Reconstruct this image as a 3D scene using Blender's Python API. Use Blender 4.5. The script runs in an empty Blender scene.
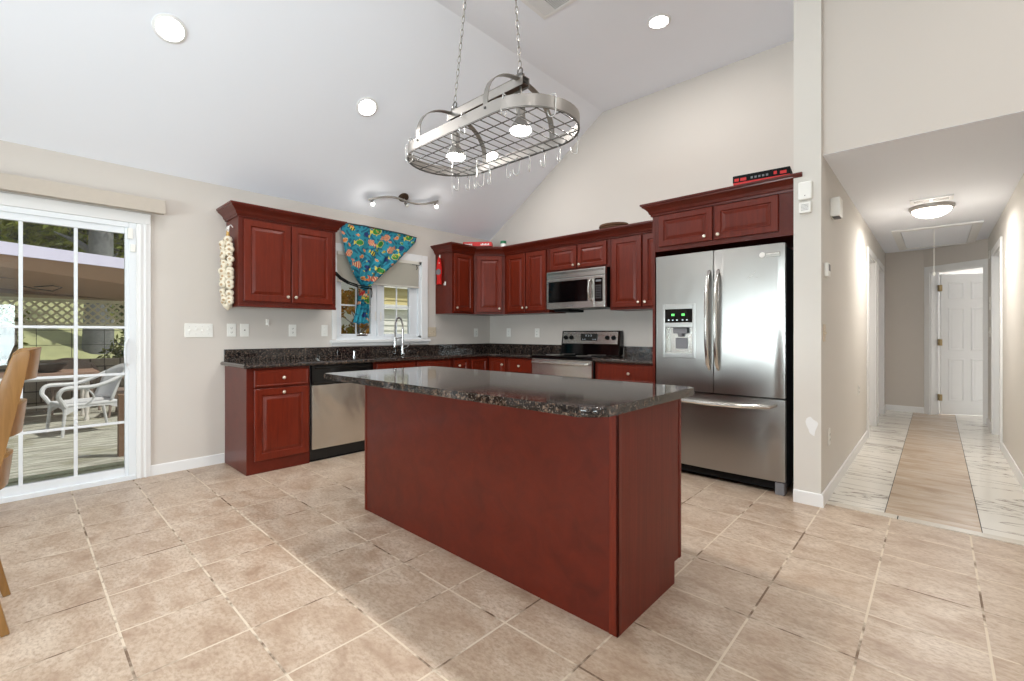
import bpy, bmesh, math, random
from mathutils import Vector, Matrix
PI = math.pi
rnd = random.Random(7)
sc = bpy.context.scene
col = sc.collection

# ------------------------------------------------------------------ camera
cam_d = bpy.data.cameras.new('camera')
cam_d.sensor_width = 36.0
cam_d.lens = 457.92 / 1024 * 36
cam_d.shift_y = -7.6 / 1024
cam_d.clip_start = 0.05
cam = bpy.data.objects.new('camera', cam_d)
cam.location = (2.676, -0.2687, 1.16)
cam.rotation_euler = (PI / 2, 0, 0.74689)
col.objects.link(cam)
sc.camera = cam

# ------------------------------------------------------------------ world
w = bpy.data.worlds.new('sky'); sc.world = w; w.use_nodes = True
bg = w.node_tree.nodes['Background']
sky = w.node_tree.nodes.new('ShaderNodeTexSky')
sky.sky_type = 'HOSEK_WILKIE'; sky.turbidity = 4.0; sky.ground_albedo = 0.3
sky.sun_direction = Vector((0.40, 0.45, 0.95)).normalized()
hs = w.node_tree.nodes.new('ShaderNodeHueSaturation'); hs.inputs['Saturation'].default_value = .30
wm = w.node_tree.nodes.new('ShaderNodeMix'); wm.data_type = 'RGBA'; wm.blend_type = 'MULTIPLY'; wm.inputs[0].default_value = 1; wm.inputs[7].default_value = (1.0, .97, .90, 1)
w.node_tree.links.new(sky.outputs[0], hs.inputs['Color']); w.node_tree.links.new(hs.outputs[0], wm.inputs[6]); w.node_tree.links.new(wm.outputs[2], bg.inputs[0])
bg.inputs[1].default_value = 3.4

def light(name, typ, loc, energy, color=(1, 1, 1), rot=(0, 0, 0), **k):
    d = bpy.data.lights.new(name, typ); d.energy = energy; d.color = color
    for a, b in k.items(): setattr(d, a, b)
    o = bpy.data.objects.new(name, d); o.location = loc; o.rotation_euler = rot
    col.objects.link(o); return o

sun = light('sun', 'SUN', (0, 0, 12), 3.4, (1, .95, .86), angle=0.02)
sun.rotation_euler = Vector((0.40, 0.45, 0.95)).to_track_quat('Z', 'Y').to_euler()
# added fill lamps outside invented windows, tilted up to brighten the ceiling
light('rear_fill_lamp', 'AREA', (1.2, -5.10, 1.05), 300, (.85, .94, 1), (PI/2 + .55, 0, 0), shape='RECTANGLE', size=3.4, size_y=1.5)
light('side_fill_lamp', 'AREA', (5.62, -1.6, 1.05), 180, (.85, .94, 1), (PI/2 + .55, 0, PI/2), shape='RECTANGLE', size=2.6, size_y=1.5)

vs = sc.view_settings
vs.view_transform = 'Standard'; vs.look = 'None'; vs.gamma = 1; vs.use_curve_mapping = False
vs.exposure = 0.36
cy = sc.cycles
cy.max_bounces = 10; cy.diffuse_bounces = 6; cy.glossy_bounces = 5; cy.transparent_max_bounces = 12
cy.sample_clamp_indirect = 6.0; cy.caustics_reflective = False; cy.caustics_refractive = False
cy.use_denoising = True

# ------------------------------------------------------------------ materials
def lin(r, g, b):
    f = lambda c: (c / 255) / 12.92 if c <= 10 else (((c / 255) + .055) / 1.055) ** 2.4
    return (f(r), f(g), f(b), 1)

class NT:
    def __init__(s, name):
        s.m = bpy.data.materials.new(name); s.m.use_nodes = True
        s.t = s.m.node_tree; s.b = s.t.nodes['Principled BSDF']
    def n(s, typ, **k):
        x = s.t.nodes.new(typ)
        for a, b in k.items():
            if a.startswith('i_'): x.inputs[a[2:].replace('_', ' ')].default_value = b
            else: setattr(x, a, b)
        return x
    def l(s, a, b): s.t.links.new(a, b)
    def math(s, op, a, b=None):
        x = s.n('ShaderNodeMath', operation=op)
        for i, v in enumerate((a, b)):
            if v is None: continue
            if isinstance(v, (int, float)): x.inputs[i].default_value = v
            else: s.l(v, x.inputs[i])
        return x.outputs[0]
    def mix(s, fac, a, b, blend='MIX'):
        x = s.n('ShaderNodeMix', data_type='RGBA', blend_type=blend)
        for i, v in ((0, fac), (6, a), (7, b)):
            if isinstance(v, (int, float)): x.inputs[i].default_value = v
            elif isinstance(v, tuple): x.inputs[i].default_value = v
            else: s.l(v, x.inputs[i])
        return x.outputs[2]
    def ramp(s, fac, stops):
        x = s.n('ShaderNodeValToRGB'); cr = x.color_ramp
        while len(cr.elements) < len(stops): cr.elements.new(.5)
        for e, (p, c) in zip(cr.elements, stops): e.position = p; e.color = c
        s.l(fac, x.inputs[0]); return x.outputs[0]
    def pos(s, scale=(1, 1, 1), kind='Position'):
        g = s.n('ShaderNodeNewGeometry') if kind == 'Position' else s.n('ShaderNodeTexCoord')
        mp = s.n('ShaderNodeMapping'); mp.inputs['Scale'].default_value = scale
        s.l(g.outputs[kind], mp.inputs[0]); return mp.outputs[0]
    def noise(s, vec, scale, detail=3, rough=.5, dist=0):
        x = s.n('ShaderNodeTexNoise'); x.inputs['Scale'].default_value = scale
        x.inputs['Detail'].default_value = detail; x.inputs['Roughness'].default_value = rough
        x.inputs['Distortion'].default_value = dist
        s.l(vec, x.inputs['Vector']); return x.outputs[0]
    def bump(s, h, strength=.2, dist=.01):
        x = s.n('ShaderNodeBump'); x.inputs['Strength'].default_value = strength
        x.inputs['Distance'].default_value = dist
        s.l(h, x.inputs['Height']); s.l(x.outputs[0], s.b.inputs['Normal'])

def plain(name, c, rough=.5, metal=0, var=.06, scale=8, coat=0, bump=0, spec=.5):
    t = NT(name); v = t.pos()
    nz = t.noise(v, scale)
    a = tuple(x * (1 - var) for x in c[:3]) + (1,); b = tuple(min(1, x * (1 + var)) for x in c[:3]) + (1,)
    t.l(t.mix(nz, a, b), t.b.inputs['Base Color'])
    t.b.inputs['Roughness'].default_value = rough; t.b.inputs['Metallic'].default_value = metal
    t.b.inputs['Coat Weight'].default_value = coat; t.b.inputs['Coat Roughness'].default_value = .12
    t.b.inputs['Specular IOR Level'].default_value = spec
    if bump: t.bump(t.noise(v, 120), bump, .002)
    return t.m

def emis(name, c, s):
    t = NT(name); t.b.inputs['Base Color'].default_value = c
    t.b.inputs['Emission Color'].default_value = c; t.b.inputs['Emission Strength'].default_value = s
    return t.m

def wood(name, c1, c2, rough=.35, coat=.35, stretch=(14, 14, 1.2), c3=None):
    t = NT(name); v = t.pos(stretch)
    nz = t.noise(v, 3.0, 5, .6, .6); n2 = t.noise(t.pos(), 1.6, 2)
    base = t.mix(t.ramp(nz, [(.3, (0, 0, 0, 1)), (.7, (1, 1, 1, 1))]), c1, c2)
    base = t.mix(t.math('MULTIPLY', n2, .45), base, c3 or c1)
    t.l(base, t.b.inputs['Base Color'])
    t.b.inputs['Roughness'].default_value = rough; t.b.inputs['Specular IOR Level'].default_value = .25
    t.b.inputs['Coat Weight'].default_value = coat; t.b.inputs['Coat Roughness'].default_value = .12
    return t.m

M = {}
M['wall'] = plain('greige_wall_paint', lin(207, 200, 193), .85, var=.015, scale=1.3, bump=.05, spec=.2)
M['wallw'] = plain('pale_wall_paint', lin(214, 210, 204), .85, var=.02, scale=2, bump=.05, spec=.2)
M['ceil'] = plain('white_ceiling_paint', lin(240, 243, 250), .9, var=.012, scale=2, bump=.08, spec=.2)
M['trim'] = plain('white_trim_paint', lin(232, 232, 232), .4, var=.01)
M['vinyl'] = plain('white_vinyl', lin(228, 232, 236), .35, var=.01)
M['plate'] = plain('white_plastic_plate', lin(236, 235, 230), .4, var=.01)
M['beigeplate'] = plain('beige_plastic_plate', lin(205, 190, 168), .4, var=.01)
M['valance'] = plain('beige_valance', lin(188, 178, 166), .7, var=.04, scale=30)
M['cherry'] = wood('cherry_stained_wood', lin(108, 34, 17), lin(74, 20, 10), .34, .14, c3=lin(122, 43, 22))
M['cherryh'] = wood('cherry_stained_wood_flat', lin(92, 28, 15), lin(70, 19, 10), .34, .16, stretch=(3, 3, 3), c3=lin(102, 34, 19))
M['cherrys'] = wood('cherry_veneer_streaked', lin(110, 38, 23), lin(82, 24, 14), .44, .05, stretch=(26, 26, .8), c3=lin(118, 43, 28))
M['dark'] = plain('black_plastic', lin(9, 9, 10), .4)
M['blackgl'] = plain('black_glass', lin(5, 5, 6), .07)
M['black'] = plain('matt_black', lin(11, 11, 12), .7, spec=.2)
M['knob'] = plain('satin_nickel_knob', lin(214, 205, 188), .28, metal=.55)
M['nickel'] = plain('brushed_nickel', lin(150, 146, 140), .33, metal=.85)
M['nickelband'] = plain('brushed_nickel_band', lin(160, 155, 150), .38, metal=.75)
M['bronze'] = plain('dark_bronze', lin(84, 66, 54), .4, metal=.6)
M['wire'] = plain('grey_wire', lin(96, 94, 92), .35, metal=.8)
M['hook'] = plain('polished_hook_metal', lin(225, 225, 222), .22, metal=.7)
M['chrome'] = plain('chrome', lin(200, 200, 200), .12, metal=1)
M['brass'] = plain('aged_brass', lin(170, 150, 112), .35, metal=.8)
M['oak'] = wood('golden_oak', lin(150, 110, 62), lin(118, 82, 42), .35, .3, c3=lin(160, 120, 70))
M['fabric_black'] = plain('black_ribbon', lin(14, 14, 16), .8)
M['red'] = plain('red_card', lin(200, 24, 24), .5, var=.1, scale=40)
M['redf'] = plain('red_fabric', lin(205, 26, 22), .85, var=.15, scale=60)
M['white'] = plain('white_card', lin(235, 232, 228), .6)
M['grey'] = plain('grey_fabric', lin(120, 120, 124), .8)
M['green'] = plain('green_plastic', lin(20, 110, 70), .4)
M['brownbread'] = plain('brown_wicker', lin(92, 60, 36), .7, var=.3, scale=80)
M['garlic'] = plain('garlic_skin', lin(222, 212, 192), .6, var=.12, scale=60)
M['garlicroot'] = plain('garlic_root', lin(176, 150, 118), .8, var=.3, scale=80)
M['straw'] = plain('dry_straw', lin(196, 158, 92), .8, var=.2, scale=60)
M['bulb'] = emis('lit_bulb', (1, .97, .92, 1), 14)
M['can'] = emis('lit_downlight_lens', (1, .98, .95, 1), 12)
M['bowl'] = emis('lit_frosted_bowl', (1, .94, .85, 1), 9)
M['led'] = emis('green_display', (.15, 1, .2, 1), .35)
M['ledw'] = emis('pale_display', (.8, .9, 1, 1), .12)
M['deck'] = None

def stainless(name, c=(.60, .585, .56), rough=.27, wob=0.0, vert=True):
    t = NT(name)
    v = t.pos((160, 160, .8) if vert else (1, 1, 160))
    nz = t.noise(v, 2.0, 3)
    t.l(t.mix(nz, tuple(x * .98 for x in c) + (1,), tuple(min(1, x * 1.02) for x in c) + (1,)), t.b.inputs['Base Color'])
    t.b.inputs['Metallic'].default_value = .95; t.b.inputs['Anisotropic'].default_value = .6
    rr = t.math('ADD', t.math('MULTIPLY', nz, .03), rough - .015); t.l(rr, t.b.inputs['Roughness'])
    if wob:
        t.bump(t.noise(t.pos((2.2, 2.2, 1.6)), 1.3, 2, .4, .5), wob, .12)
    return t.m
M['steel'] = stainless('brushed_stainless', (.37, .36, .345), .30, wob=.05)
M['steeldw'] = stainless('dented_stainless', (.62, .58, .52), .24, wob=.22)
M['steelh'] = stainless('stainless_trim', (.66, .65, .62), .2, vert=False)
M['fridgeside'] = plain('black_fridge_side', lin(28, 28, 30), .5)

def granite():
    t = NT('dark_granite')
    v = t.pos()
    a = t.noise(v, 55, 5, .7); b = t.noise(v, 170, 2, .6); c = t.noise(v, 9, 3)
    base = t.ramp(a, [(.40, lin(12, 11, 13)), (.52, lin(32, 27, 26)), (.61, lin(90, 72, 60)), (.70, lin(134, 116, 102))])
    base = t.mix(t.ramp(b, [(.60, (0, 0, 0, 1)), (.68, (1, 1, 1, 1))]), base, lin(140, 128, 118))
    base = t.mix(t.ramp(c, [(.35, (0, 0, 0, 1)), (.65, (.22, .22, .22, 1))]), base, lin(28, 26, 32))
    t.l(base, t.b.inputs['Base Color'])
    t.b.inputs['Roughness'].default_value = .07; t.b.inputs['Specular IOR Level'].default_value = .75
    return t.m
M['granite'] = granite()

S = 0.35252
def tilefloor():
    t = NT('beige_ceramic_floor_tile')
    g = t.n('ShaderNodeNewGeometry'); sp = t.n('ShaderNodeSeparateXYZ'); t.l(g.outputs['Position'], sp.inputs[0])
    mask = None; cells = []
    for ax in (0, 1):
        u = t.math('DIVIDE', sp.outputs[ax], S)
        fr = t.math('FRACT', t.math('ADD', u, 50.5))
        d = t.math('ABSOLUTE', t.math('SUBTRACT', fr, .5))   # 0 on the joint
        mk = t.math('LESS_THAN', d, .0115)
        mask = mk if mask is None else t.math('MAXIMUM', mask, mk)
        cells.append(t.math('FLOOR', u))
    cmb = t.n('ShaderNodeCombineXYZ'); t.l(cells[0], cmb.inputs[0]); t.l(cells[1], cmb.inputs[1])
    wn = t.n('ShaderNodeTexWhiteNoise', noise_dimensions='3D'); t.l(cmb.outputs[0], wn.inputs['Vector'])
    off = t.n('ShaderNodeVectorMath', operation='MULTIPLY_ADD')
    t.l(wn.outputs['Color'], off.inputs[0]); off.inputs[1].default_value = (9, 9, 9); t.l(g.outputs['Position'], off.inputs[2])
    st = t.n('ShaderNodeMapping'); st.inputs['Scale'].default_value = (1.0, 1.7, 1); t.l(off.outputs[0], st.inputs[0])
    n1 = t.noise(st.outputs[0], 4.5, 5, .62, .4); n2 = t.noise(st.outputs[0], 42, 4, .7)
    base = t.ramp(n1, [(.30, lin(164, 139, 118)), (.48, lin(190, 170, 150)), (.66, lin(208, 192, 174))])
    base = t.mix(t.ramp(n2, [(.42, (0, 0, 0, 1)), (.72, (.75, .75, .75, 1))]), base, lin(150, 124, 102))
    base = t.mix(t.math('MULTIPLY', wn.outputs['Value'], .22), base, lin(176, 152, 130))
    # grout: light with dark patches along the joints
    gn = t.noise(g.outputs['Position'], 2.6, 2, .5); gp = t.noise(g.outputs['Position'], 7, 3, .7)
    gr = t.mix(t.ramp(t.math('ADD', t.math('MULTIPLY', gn, .55), t.math('MULTIPLY', gp, .45)), [(.50, (0, 0, 0, 1)), (.58, (1, 1, 1, 1))]), lin(212, 198, 178), lin(116, 94, 76))
    base = t.mix(mask, base, gr)
    t.l(base, t.b.inputs['Base Color'])
    t.l(t.math('ADD', t.math('MULTIPLY', mask, .35), t.math('ADD', t.math('MULTIPLY', n2, .12), .30)), t.b.inputs['Roughness'])
    h = t.math('SUBTRACT', t.math('MULTIPLY', n2, .12), mask); t.bump(h, .35, .003)
    return t.m
M['tile'] = tilefloor()

def marble():
    t = NT('white_veined_marble_tile')
    g = t.n('ShaderNodeNewGeometry'); sp = t.n('ShaderNodeSeparateXYZ'); t.l(g.outputs['Position'], sp.inputs[0])
    mp = t.n('ShaderNodeMapping'); mp.inputs['Rotation'].default_value = (0, 0, .5); mp.inputs['Scale'].default_value = (.55, 2.6, 1); t.l(g.outputs['Position'], mp.inputs[0])
    nz = t.noise(mp.outputs[0], 1.5, 5, .6, 1.0)
    v = t.math('ABSOLUTE', t.math('SUBTRACT', nz, .5))
    vein = t.ramp(v, [(.0, (1, 1, 1, 1)), (.008, (.35, .35, .35, 1)), (.022, (0, 0, 0, 1))])
    base = t.mix(vein, lin(230, 226, 218), lin(128, 118, 108))
    fr = t.math('FRACT', t.math('DIVIDE', t.math('ADD', sp.outputs[1], 50.05), .61))
    base = t.mix(t.math('LESS_THAN', fr, .008), base, lin(120, 110, 100))
    t.l(base, t.b.inputs['Base Color']); t.b.inputs['Roughness'].default_value = .16
    return t.m
M['marble'] = marble()
M['sill'] = plain('plain_marble_threshold', lin(214, 206, 194), .2, var=.06, scale=5)

def streaktile():
    t = NT('tan_streaked_tile')
    g = t.n('ShaderNodeNewGeometry'); sp = t.n('ShaderNodeSeparateXYZ'); t.l(g.outputs['Position'], sp.inputs[0])
    mp = t.n('ShaderNodeMapping'); mp.inputs['Rotation'].default_value = (0, 0, .25); mp.inputs['Scale'].default_value = (1, 3.4, 1); t.l(g.outputs['Position'], mp.inputs[0])
    nz = t.noise(mp.outputs[0], 3, 5, .65, .6)
    base = t.ramp(nz, [(.3, lin(170, 146, 124)), (.5, lin(196, 176, 155)), (.7, lin(212, 196, 178))])
    fr = t.math('FRACT', t.math('DIVIDE', t.math('ADD', sp.outputs[1], 50.05), .61))
    base = t.mix(t.math('LESS_THAN', fr, .006), base, lin(130, 112, 96))
    t.l(base, t.b.inputs['Base Color']); t.b.inputs['Roughness'].default_value = .22
    return t.m
M['streak'] = streaktile()

def glass():
    m = bpy.data.materials.new('window_glass'); m.use_nodes = True; t = m.node_tree
    for n in list(t.nodes): t.nodes.remove(n)
    o = t.nodes.new('ShaderNodeOutputMaterial'); mx = t.nodes.new('ShaderNodeMixShader')
    tr = t.nodes.new('ShaderNodeBsdfTransparent'); gl = t.nodes.new('ShaderNodeBsdfGlossy'); gl.inputs['Roughness'].default_value = 0.01
    fr = t.nodes.new('ShaderNodeFresnel'); fr.inputs[0].default_value = 1.5
    tr.inputs[0].default_value = (.95, .97, .96, 1)
    t.links.new(fr.outputs[0], mx.inputs[0]); t.links.new(tr.outputs[0], mx.inputs[1]); t.links.new(gl.outputs[0], mx.inputs[2]); t.links.new(mx.outputs[0], o.inputs[0])
    return m
M['glass'] = glass()

def deckmat():
    t = NT('weathered_deck_boards')
    g = t.n('ShaderNodeNewGeometry'); sp = t.n('ShaderNodeSeparateXYZ'); t.l(g.outputs['Position'], sp.inputs[0])
    fr = t.math('FRACT', t.math('DIVIDE', t.math('ADD', sp.outputs[0], 50), .14))
    nz = t.noise(t.pos((9, 1.2, 1)), 3, 4, .6)
    base = t.ramp(nz, [(.32, lin(112, 108, 100)), (.5, lin(160, 158, 148)), (.68, lin(192, 192, 182))])
    base = t.mix(t.ramp(t.noise(t.pos(), 2.2, 3), [(.56, (0, 0, 0, 1)), (.66, (.5, .5, .5, 1))]), base, lin(120, 118, 92))
    base = t.mix(t.math('LESS_THAN', fr, .06), base, lin(40, 38, 32))
    t.l(base, t.b.inputs['Base Color']); t.b.inputs['Roughness'].default_value = .8
    return t.m
M['deck'] = deckmat()

def blockmat():
    t = NT('grey_stone_block')
    br = t.n('ShaderNodeTexBrick'); g = t.n('ShaderNodeNewGeometry')
    mp = t.n('ShaderNodeMapping'); mp.inputs['Rotation'].default_value = (0, 0, 0)
    sp = t.n('ShaderNodeSeparateXYZ'); cb = t.n('ShaderNodeCombineXYZ'); t.l(g.outputs['Position'], sp.inputs[0])
    t.l(t.math('ADD', sp.outputs[0], sp.outputs[1]), cb.inputs[0]); t.l(sp.outputs[2], cb.inputs[1]); t.l(cb.outputs[0], br.inputs['Vector'])
    br.inputs['Color1'].default_value = lin(168, 156, 140); br.inputs['Color2'].default_value = lin(132, 122, 110); br.inputs['Mortar'].default_value = lin(60, 56, 52)
    br.inputs['Scale'].default_value = 1; br.inputs['Brick Width'].default_value = .4; br.inputs['Row Height'].default_value = .19; br.inputs['Mortar Size'].default_value = .012
    base = t.mix(t.math('MULTIPLY', t.noise(g.outputs['Position'], 14, 4), .5), br.outputs[0], lin(96, 90, 78))
    t.l(base, t.b.inputs['Base Color']); t.b.inputs['Roughness'].default_value = .9
    return t.m
M['block'] = blockmat()
M['lattice'] = plain('weathered_lattice', lin(206, 200, 170), .8)
M['fascia'] = plain('lavender_white_fascia', lin(206, 202, 226), .6, var=.05, scale=6)
M['eave'] = plain('brown_eave_boards', lin(176, 142, 118), .7, var=.06, scale=5)
M['eavedark'] = plain('brown_beam', lin(118, 90, 72), .7)
M['wicker'] = plain('white_wicker', lin(196, 196, 200), .6, var=.14, scale=90)
M['wickerb'] = plain('brown_grey_wicker', lin(128, 112, 104), .7, var=.2, scale=90)
M['tablew'] = plain('painted_white_table_leg', lin(206, 200, 196), .6)
M['tabletop'] = plain('brown_table_top', lin(140, 112, 98), .6)
M['bowlblk'] = plain('black_bowl', lin(26, 24, 24), .5)
M['bark'] = plain('grey_bark', lin(104, 106, 108), .9, var=.35, scale=14)
M['lawn'] = plain('sunlit_dry_grass', lin(150, 152, 112), .95, var=.3, scale=3)
M['moss'] = plain('mossy_plank', lin(168, 172, 146), .85, var=.5, scale=14)
M['grass'] = plain('grass_ground', lin(108, 120, 62), .95, var=.3, scale=5)
def leafmat(name, cols):
    t = NT(name); v = t.pos(); nz = t.noise(v, 3.5, 4, .7); 
    t.l(t.ramp(nz, [(.28 + .44 * i / (len(cols) - 1), c) for i, c in enumerate(cols)]), t.b.inputs['Base Color'])
    t.b.inputs['Roughness'].default_value = .7
    return t.m
M['leafg'] = leafmat('mixed_green_leaves', [lin(36, 50, 28), lin(70, 84, 30), lin(132, 140, 44), lin(60, 70, 40)])
M['leafo'] = leafmat('autumn_leaves', [lin(60, 66, 30), lin(176, 120, 50), lin(120, 120, 50), lin(90, 60, 40)])
M['leafd'] = leafmat('dark_leaves', [lin(24, 30, 22), lin(60, 58, 40), lin(46, 60, 34), lin(120, 84, 50)])
M['sidingw'] = plain('white_lap_siding', lin(232, 230, 226), .6)
M['sidingt'] = plain('tan_lap_siding', lin(196, 182, 132), .7)
def blindmat():
    m = bpy.data.materials.new('cream_translucent_blind'); m.use_nodes = True; t = m.node_tree; b = t.nodes['Principled BSDF']
    b.inputs['Base Color'].default_value = lin(228, 224, 214); b.inputs['Roughness'].default_value = .7
    mx = t.nodes.new('ShaderNodeMixShader'); tr = t.nodes.new('ShaderNodeBsdfTranslucent'); tr.inputs[0].default_value = lin(236, 230, 214); mx.inputs[0].default_value = .22
    t.links.new(b.outputs[0], mx.inputs[1]); t.links.new(tr.outputs[0], mx.inputs[2]); t.links.new(mx.outputs[0], t.nodes['Material Output'].inputs[0])
    return m
M['blind'] = blindmat()

# ------------------------------------------------------------------ mesh builder
def origin(p):
    o = Vector((0, 0, 0))
    while p is not None: o += p.location; p = p.parent
    return o

def smooth_path(P, n=5):
    P = [Vector(p) for p in P]; out = []
    for i in range(len(P) - 1):
        a, b, c, d = P[max(i - 1, 0)], P[i], P[i + 1], P[min(i + 2, len(P) - 1)]
        for k in range(n):
            t = k / n
            out.append(.5 * ((2 * b) + (c - a) * t + (2 * a - 5 * b + 4 * c - d) * t * t + (3 * b - a - 3 * c + d) * t ** 3))
    return out + [P[-1]]
class MB:
    def __init__(s): s.bm = bmesh.new(); s.mi = 0
    def _mk(s, faces):
        for f in faces: f.material_index = s.mi
        return s
    def box(s, x0, x1, y0, y1, z0, z1, bev=0, seg=2, mat=None):
        v = [s.bm.verts.new((x, y, z)) for x in (x0, x1) for y in (y0, y1) for z in (z0, z1)]
        fs = [s.bm.faces.new([v[i] for i in q]) for q in ((0, 1, 3, 2), (4, 6, 7, 5), (0, 4, 5, 1), (2, 3, 7, 6), (0, 2, 6, 4), (1, 5, 7, 3))]
        s._mk(fs)
        if mat is not None:
            for q in v: q.co = mat @ q.co
        if bev:
            es = list({e for f in fs for e in f.edges})
            r = bmesh.ops.bevel(s.bm, geom=es, offset=bev, segments=seg, affect='EDGES', profile=.5)
            s._mk(r['faces'])
        return s
    def face(s, pts):
        f = s.bm.faces.new([s.bm.verts.new(p) for p in pts]); s._mk([f]); return s
    def prism(s, poly, a0, a1, fn, bev=0, seg=2):
        """poly: 2D list, a0/a1 the extrusion limits, fn(u, v, a) -> xyz"""
        A = [s.bm.verts.new(fn(u, v, a0)) for u, v in poly]; B = [s.bm.verts.new(fn(u, v, a1)) for u, v in poly]
        n = len(poly); fa = s.bm.faces.new(A[::-1]); fb = s.bm.faces.new(B)
        fs = [fa, fb] + [s.bm.faces.new([A[i], A[(i + 1) % n], B[(i + 1) % n], B[i]]) for i in range(n)]
        s._mk(fs)
        if bev:
            es = list(set(fa.edges) | set(fb.edges))
            r = bmesh.ops.bevel(s.bm, geom=es, offset=bev, segments=seg, affect='EDGES', profile=.5); s._mk(r['faces'])
        return s
    def tube(s, pts, r, seg=8, closed=False, caps=True, flat=None):
        pts = [Vector(p) for p in pts]; n = len(pts)
        rs = r if isinstance(r, (list, tuple)) else [r] * n
        rings = []; prev = None
        for i, p in enumerate(pts):
            if closed: d = pts[(i + 1) % n] - pts[i - 1]
            else: d = pts[min(i + 1, n - 1)] - pts[max(i - 1, 0)]
            d.normalize()
            if prev is None:
                up = Vector((0, 0, 1)) if abs(d.z) < .9 else Vector((1, 0, 0))
                a = d.cross(up).normalized()
            else:
                a = (prev - d * prev.dot(d))
                if a.length < 1e-6: a = d.orthogonal()
                a.normalize()
            prev = a; b = d.cross(a)
            ry = 1 if flat is None else flat
            rings.append([s.bm.verts.new(p + a * (math.cos(2 * PI * k / seg) * rs[i]) + b * (math.sin(2 * PI * k / seg) * rs[i] * ry)) for k in range(seg)])
        m = n if closed else n - 1; fs = []
        for i in range(m):
            A, B = rings[i], rings[(i + 1) % n]
            for k in range(seg): fs.append(s.bm.faces.new([A[k], A[(k + 1) % seg], B[(k + 1) % seg], B[k]]))
        if not closed and caps:
            fs.append(s.bm.faces.new(rings[0][::-1])); fs.append(s.bm.faces.new(rings[-1]))
        return s._mk(fs)
    def lathe(s, prof, c=(0, 0, 0), axis='Z', seg=20, sx=1, sy=1, mat=None):
        c = Vector(c); rings = []
        if mat is None:
            mat = {'Z': Matrix.Identity(3), 'X': Matrix(((0, 0, 1), (1, 0, 0), (0, 1, 0))), 'Y': Matrix(((1, 0, 0), (0, 0, 1), (0, -1, 0)))}[axis]
            # X: z->x ; Y: profile z -> +y
            if axis == 'Y': mat = Matrix(((1, 0, 0), (0, 0, 1), (0, 1, 0)))
        for r, z in prof:
            r = max(r, 1e-5)
            rings.append([s.bm.verts.new(c + mat @ Vector((r * sx * math.cos(2 * PI * k / seg), r * sy * math.sin(2 * PI * k / seg), z))) for k in range(seg)])
        fs = []
        for A, B in zip(rings, rings[1:]):
            for k in range(seg): fs.append(s.bm.faces.new([A[k], A[(k + 1) % seg], B[(k + 1) % seg], B[k]]))
        fs.append(s.bm.faces.new(rings[0][::-1])); fs.append(s.bm.faces.new(rings[-1]))
        return s._mk(fs)
    def sweep(s, path, prof, closed_prof=True):
        """path: plan points; prof: (out, z) ring, out to the right of the path"""
        P = [Vector((p[0], p[1])) for p in path]; n = len(P); rings = []
        for i, p in enumerate(P):
            d0 = (P[i] - P[i - 1]).normalized() if i else None
            d1 = (P[i + 1] - P[i]).normalized() if i < n - 1 else None
            if d0 is None: nn = Vector((d1.y, -d1.x)); k = 1
            elif d1 is None: nn = Vector((d0.y, -d0.x)); k = 1
            else:
                n0 = Vector((d0.y, -d0.x)); n1 = Vector((d1.y, -d1.x)); nn = (n0 + n1).normalized(); k = 1 / max(.2, nn.dot(n0))
            rings.append([s.bm.verts.new((p.x + nn.x * o * k, p.y + nn.y * o * k, z)) for o, z in prof])
        m = len(prof); fs = []
        for A, B in zip(rings, rings[1:]):
            for k in range(m): fs.append(s.bm.faces.new([A[k], A[(k + 1) % m], B[(k + 1) % m], B[k]]))
        fs.append(s.bm.faces.new(rings[0][::-1])); fs.append(s.bm.faces.new(rings[-1]))
        return s._mk(fs)
    def panel(s, o, u, n, wd, ht, frame=.052, t=.019, fr=True, raise_=True):
        """raised-panel door: o lower corner on the cabinet face, u along, n out"""
        o, u, n = Vector(o), Vector(u), Vector(n); k = Vector((0, 0, 1))
        R = [(0, 0), (0, t - .004), (.004, t)]
        if fr: R += [(frame, t), (frame + .006, t - .009), (frame + .012, t - .009)]
        if fr and raise_: R += [(frame + .036, t - .001)]
        if not fr: R += [(.012, t), (.017, t - .002)]
        rings = []
        for i, h in R:
            i = min(i, wd / 2 - .004, ht / 2 - .004)
            rings.append([s.bm.verts.new(o + u * a + k * b + n * h) for a, b in ((i, i), (wd - i, i), (wd - i, ht - i), (i, ht - i))])
        fs = []
        for A, B in zip(rings, rings[1:]):
            for q in range(4): fs.append(s.bm.faces.new([A[q], A[(q + 1) % 4], B[(q + 1) % 4], B[q]]))
        fs.append(s.bm.faces.new(rings[-1])); fs.append(s.bm.faces.new(rings[0][::-1]))
        return s._mk(fs)
    def build(s, name, mats, parent=None, smooth=True, ang=35, local=False, wn=True):
        bmesh.ops.recalc_face_normals(s.bm, faces=s.bm.faces)
        me = bpy.data.meshes.new(name)
        if parent is not None and not local:
            off = origin(parent)
            for v in s.bm.verts: v.co -= off
        s.bm.to_mesh(me); s.bm.free()
        for m in (mats if isinstance(mats, (list, tuple)) else [mats]): me.materials.append(m)
        if smooth:
            me.polygons.foreach_set('use_smooth', [True] * len(me.polygons))
            me.set_sharp_from_angle(angle=math.radians(ang))
        o = bpy.data.objects.new(name, me); col.objects.link(o)
        if smooth and wn:
            md = o.modifiers.new('weighted_normals', 'WEIGHTED_NORMAL'); md.keep_sharp = True; md.weight = 100
        if parent is not None: o.parent = parent
        return o

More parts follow.
